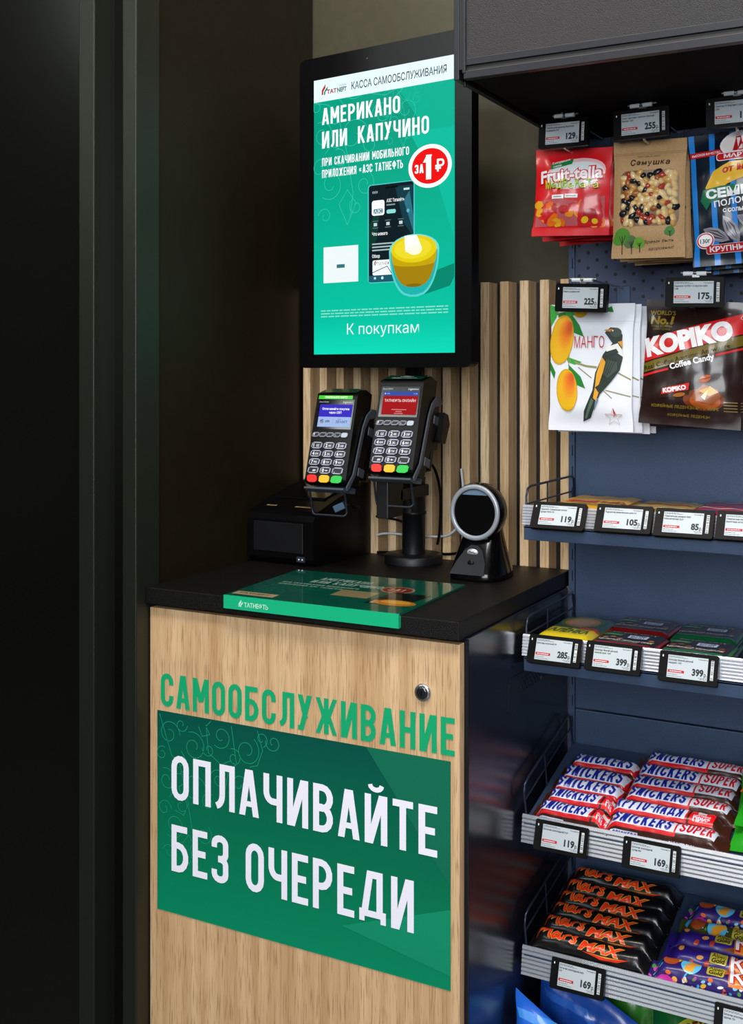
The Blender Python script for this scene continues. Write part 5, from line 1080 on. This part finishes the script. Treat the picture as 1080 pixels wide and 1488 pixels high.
o = bar_mesh('chocolate_bar', .195, .0172, .025, ink('#2a1a78'), purple(2), ph=7, fin=.016)
stack(o, [S5(1, -.3105, yaw=-1, roll=14), S5(2, -.311, yaw=1, dz=.003)], [BP % 'printed nuts, second from the front of its row', BP % 'printed nuts, third from the front of its row'], 'purple chocolate bars')
A = purple(3); o = bar_mesh('chocolate_bar', .195, .0172, .025, ink('#3a3f1c'), A, ph=8, fin=.016)
stack(o, [S5(3, -.304, yaw=0, roll=20)], ['olive and purple chocolate bar, fourth from the front of its row'], 'purple chocolate bars')

# --- green candy bags leaning on the red and blue bar shelf
W, H = .150, .150; A = Art(); rg = random.Random(5)
for k in range(22): A.ell(rg.uniform(-.07, .07), rg.uniform(.015, .14), rg.uniform(.003, .008), rg.uniform(.003, .007), ink(rg.choice(['#8fd02a', '#e0701c', '#d81f1c', '#e2c81c', '#46b02c', '#2c8a24'])), 1+k % 3, rg.uniform(0, 90))
A.poly([(-.062, .030), (.065, .044), (.065, .078), (-.050, .060)], ink('#d9dde8'), 5); A.poly([(-.058, .033), (.062, .047), (.062, .074), (-.048, .056)], ink('#c0181c'), 6); A.text('AIR', -.046, .038, .018, ink('#d9dde8'), 7, width=.04, bold=.09, shear=.2, rot=6); A.text('AIR', -.045, .039, .017, ink('#1a2a90'), 8, width=.037, bold=.04, shear=.2, rot=6)
b, fr = bag_mesh(W, H, .026, ink('#1f8f1a'), A, wr=.002, ph=6); o = b.build('candy_bag'); tag(o, 'x', 'candy bag')
stack(o, [((-.2335, 1.625, .6195), (R(-62), 0, R(2))), ((-.231, 1.640, .6480), (R(-64), 0, R(-2)))], ['green candy bag at the right edge beside the long bars, lower one', 'green candy bag at the right edge beside the long bars, upper one'], 'green candy bags')

# --- big snack bags on the lowest shelf
def big_bag(base, art, label, loc, rot, ph, W=.19, H=.225, D=.06, slump=0):
    b, fr = bag_mesh(W, H, D, base, art, wr=.003, ph=ph, nu=24, nv=26, flat=2.6, slump=slump); o = b.build('snack_bag'); o.location = loc; o.rotation_euler = rot
    return tag(o, label, 'snack bag', 'snack bags on the lowest shelf')
A = Art()
for k in range(5): A.line([(-.080, .05+.042*k), (-.02, .075+.042*k), (.05, .05+.042*k), (.078, .06+.042*k)], .011, ink('#3c8ae0'), 1)
A.line([(.0, .195), (.04, .16), (.07, .10)], .004, ink('#c9a22a'), 2)
big_bag(ink('#1c62d0'), A, 'light blue snack bag with slumped top at the left end of the lowest shelf', (-.5195, 1.555, .132), (R(-4), 0, R(1)), 1, W=.168, H=.246, D=.045, slump=.40)
A = Art(); A.line([(-.07, .15), (.0, .19), (.07, .14)], .012, ink('#2a62c0'), 1); A.line([(-.07, .21), (.0, .225), (.07, .18)], .012, ink('#2a62c0'), 1)
big_bag(ink('#1747a0'), A, 'darker blue snack bag behind the light blue one', (-.5205, 1.635, .132), (R(-6), 0, R(-2)), 2, W=.160, H=.262, D=.04, slump=.26)
A = Art(); gd = ink('#a8a02c'); zc = .166
ring = arc(0, zc, .072, .072, 0, 360, 40)[:-1]; A.poly(ring, gd, 1); A.poly([(x*.97, zc+(y-zc)*.97) for x, y in ring], ink('#8f9a24'), 2); A.poly([(x*.66, zc+(y-zc)*.66) for x, y in ring], ink('#2a7a2c'), 3)
A.text('ПОПРОБУЙ КАЖДЫЙ', 0, zc+.054, .0125, ink('#5a1a14'), 4, align='c', width=.150, bold=.03, arcr=.054)
A.line([(-.09, .20), (-.07, .17), (-.06, .20)], .001, ink('#3aa05a'), 1); A.line([(.06, .21), (.08, .18), (.09, .20)], .001, ink('#3aa05a'), 1)
big_bag(ink('#0f5a24'), A, 'dark green snack bag with a gold ring print on the lowest shelf', (-.335, 1.635, .132), (R(-5), 0, R(0)), 3, W=.18, H=.258, D=.05)
A = Art(); A.line([(-.05, .1), (.05, .16)], .02, ink('#5aa02c'), 1)
big_bag(ink('#2f7d22'), A, 'bright green snack bag between the blue and dark green bags', (-.475, 1.705, .132), (R(-6), 0, R(2)), 4, W=.11, H=.225, D=.03)
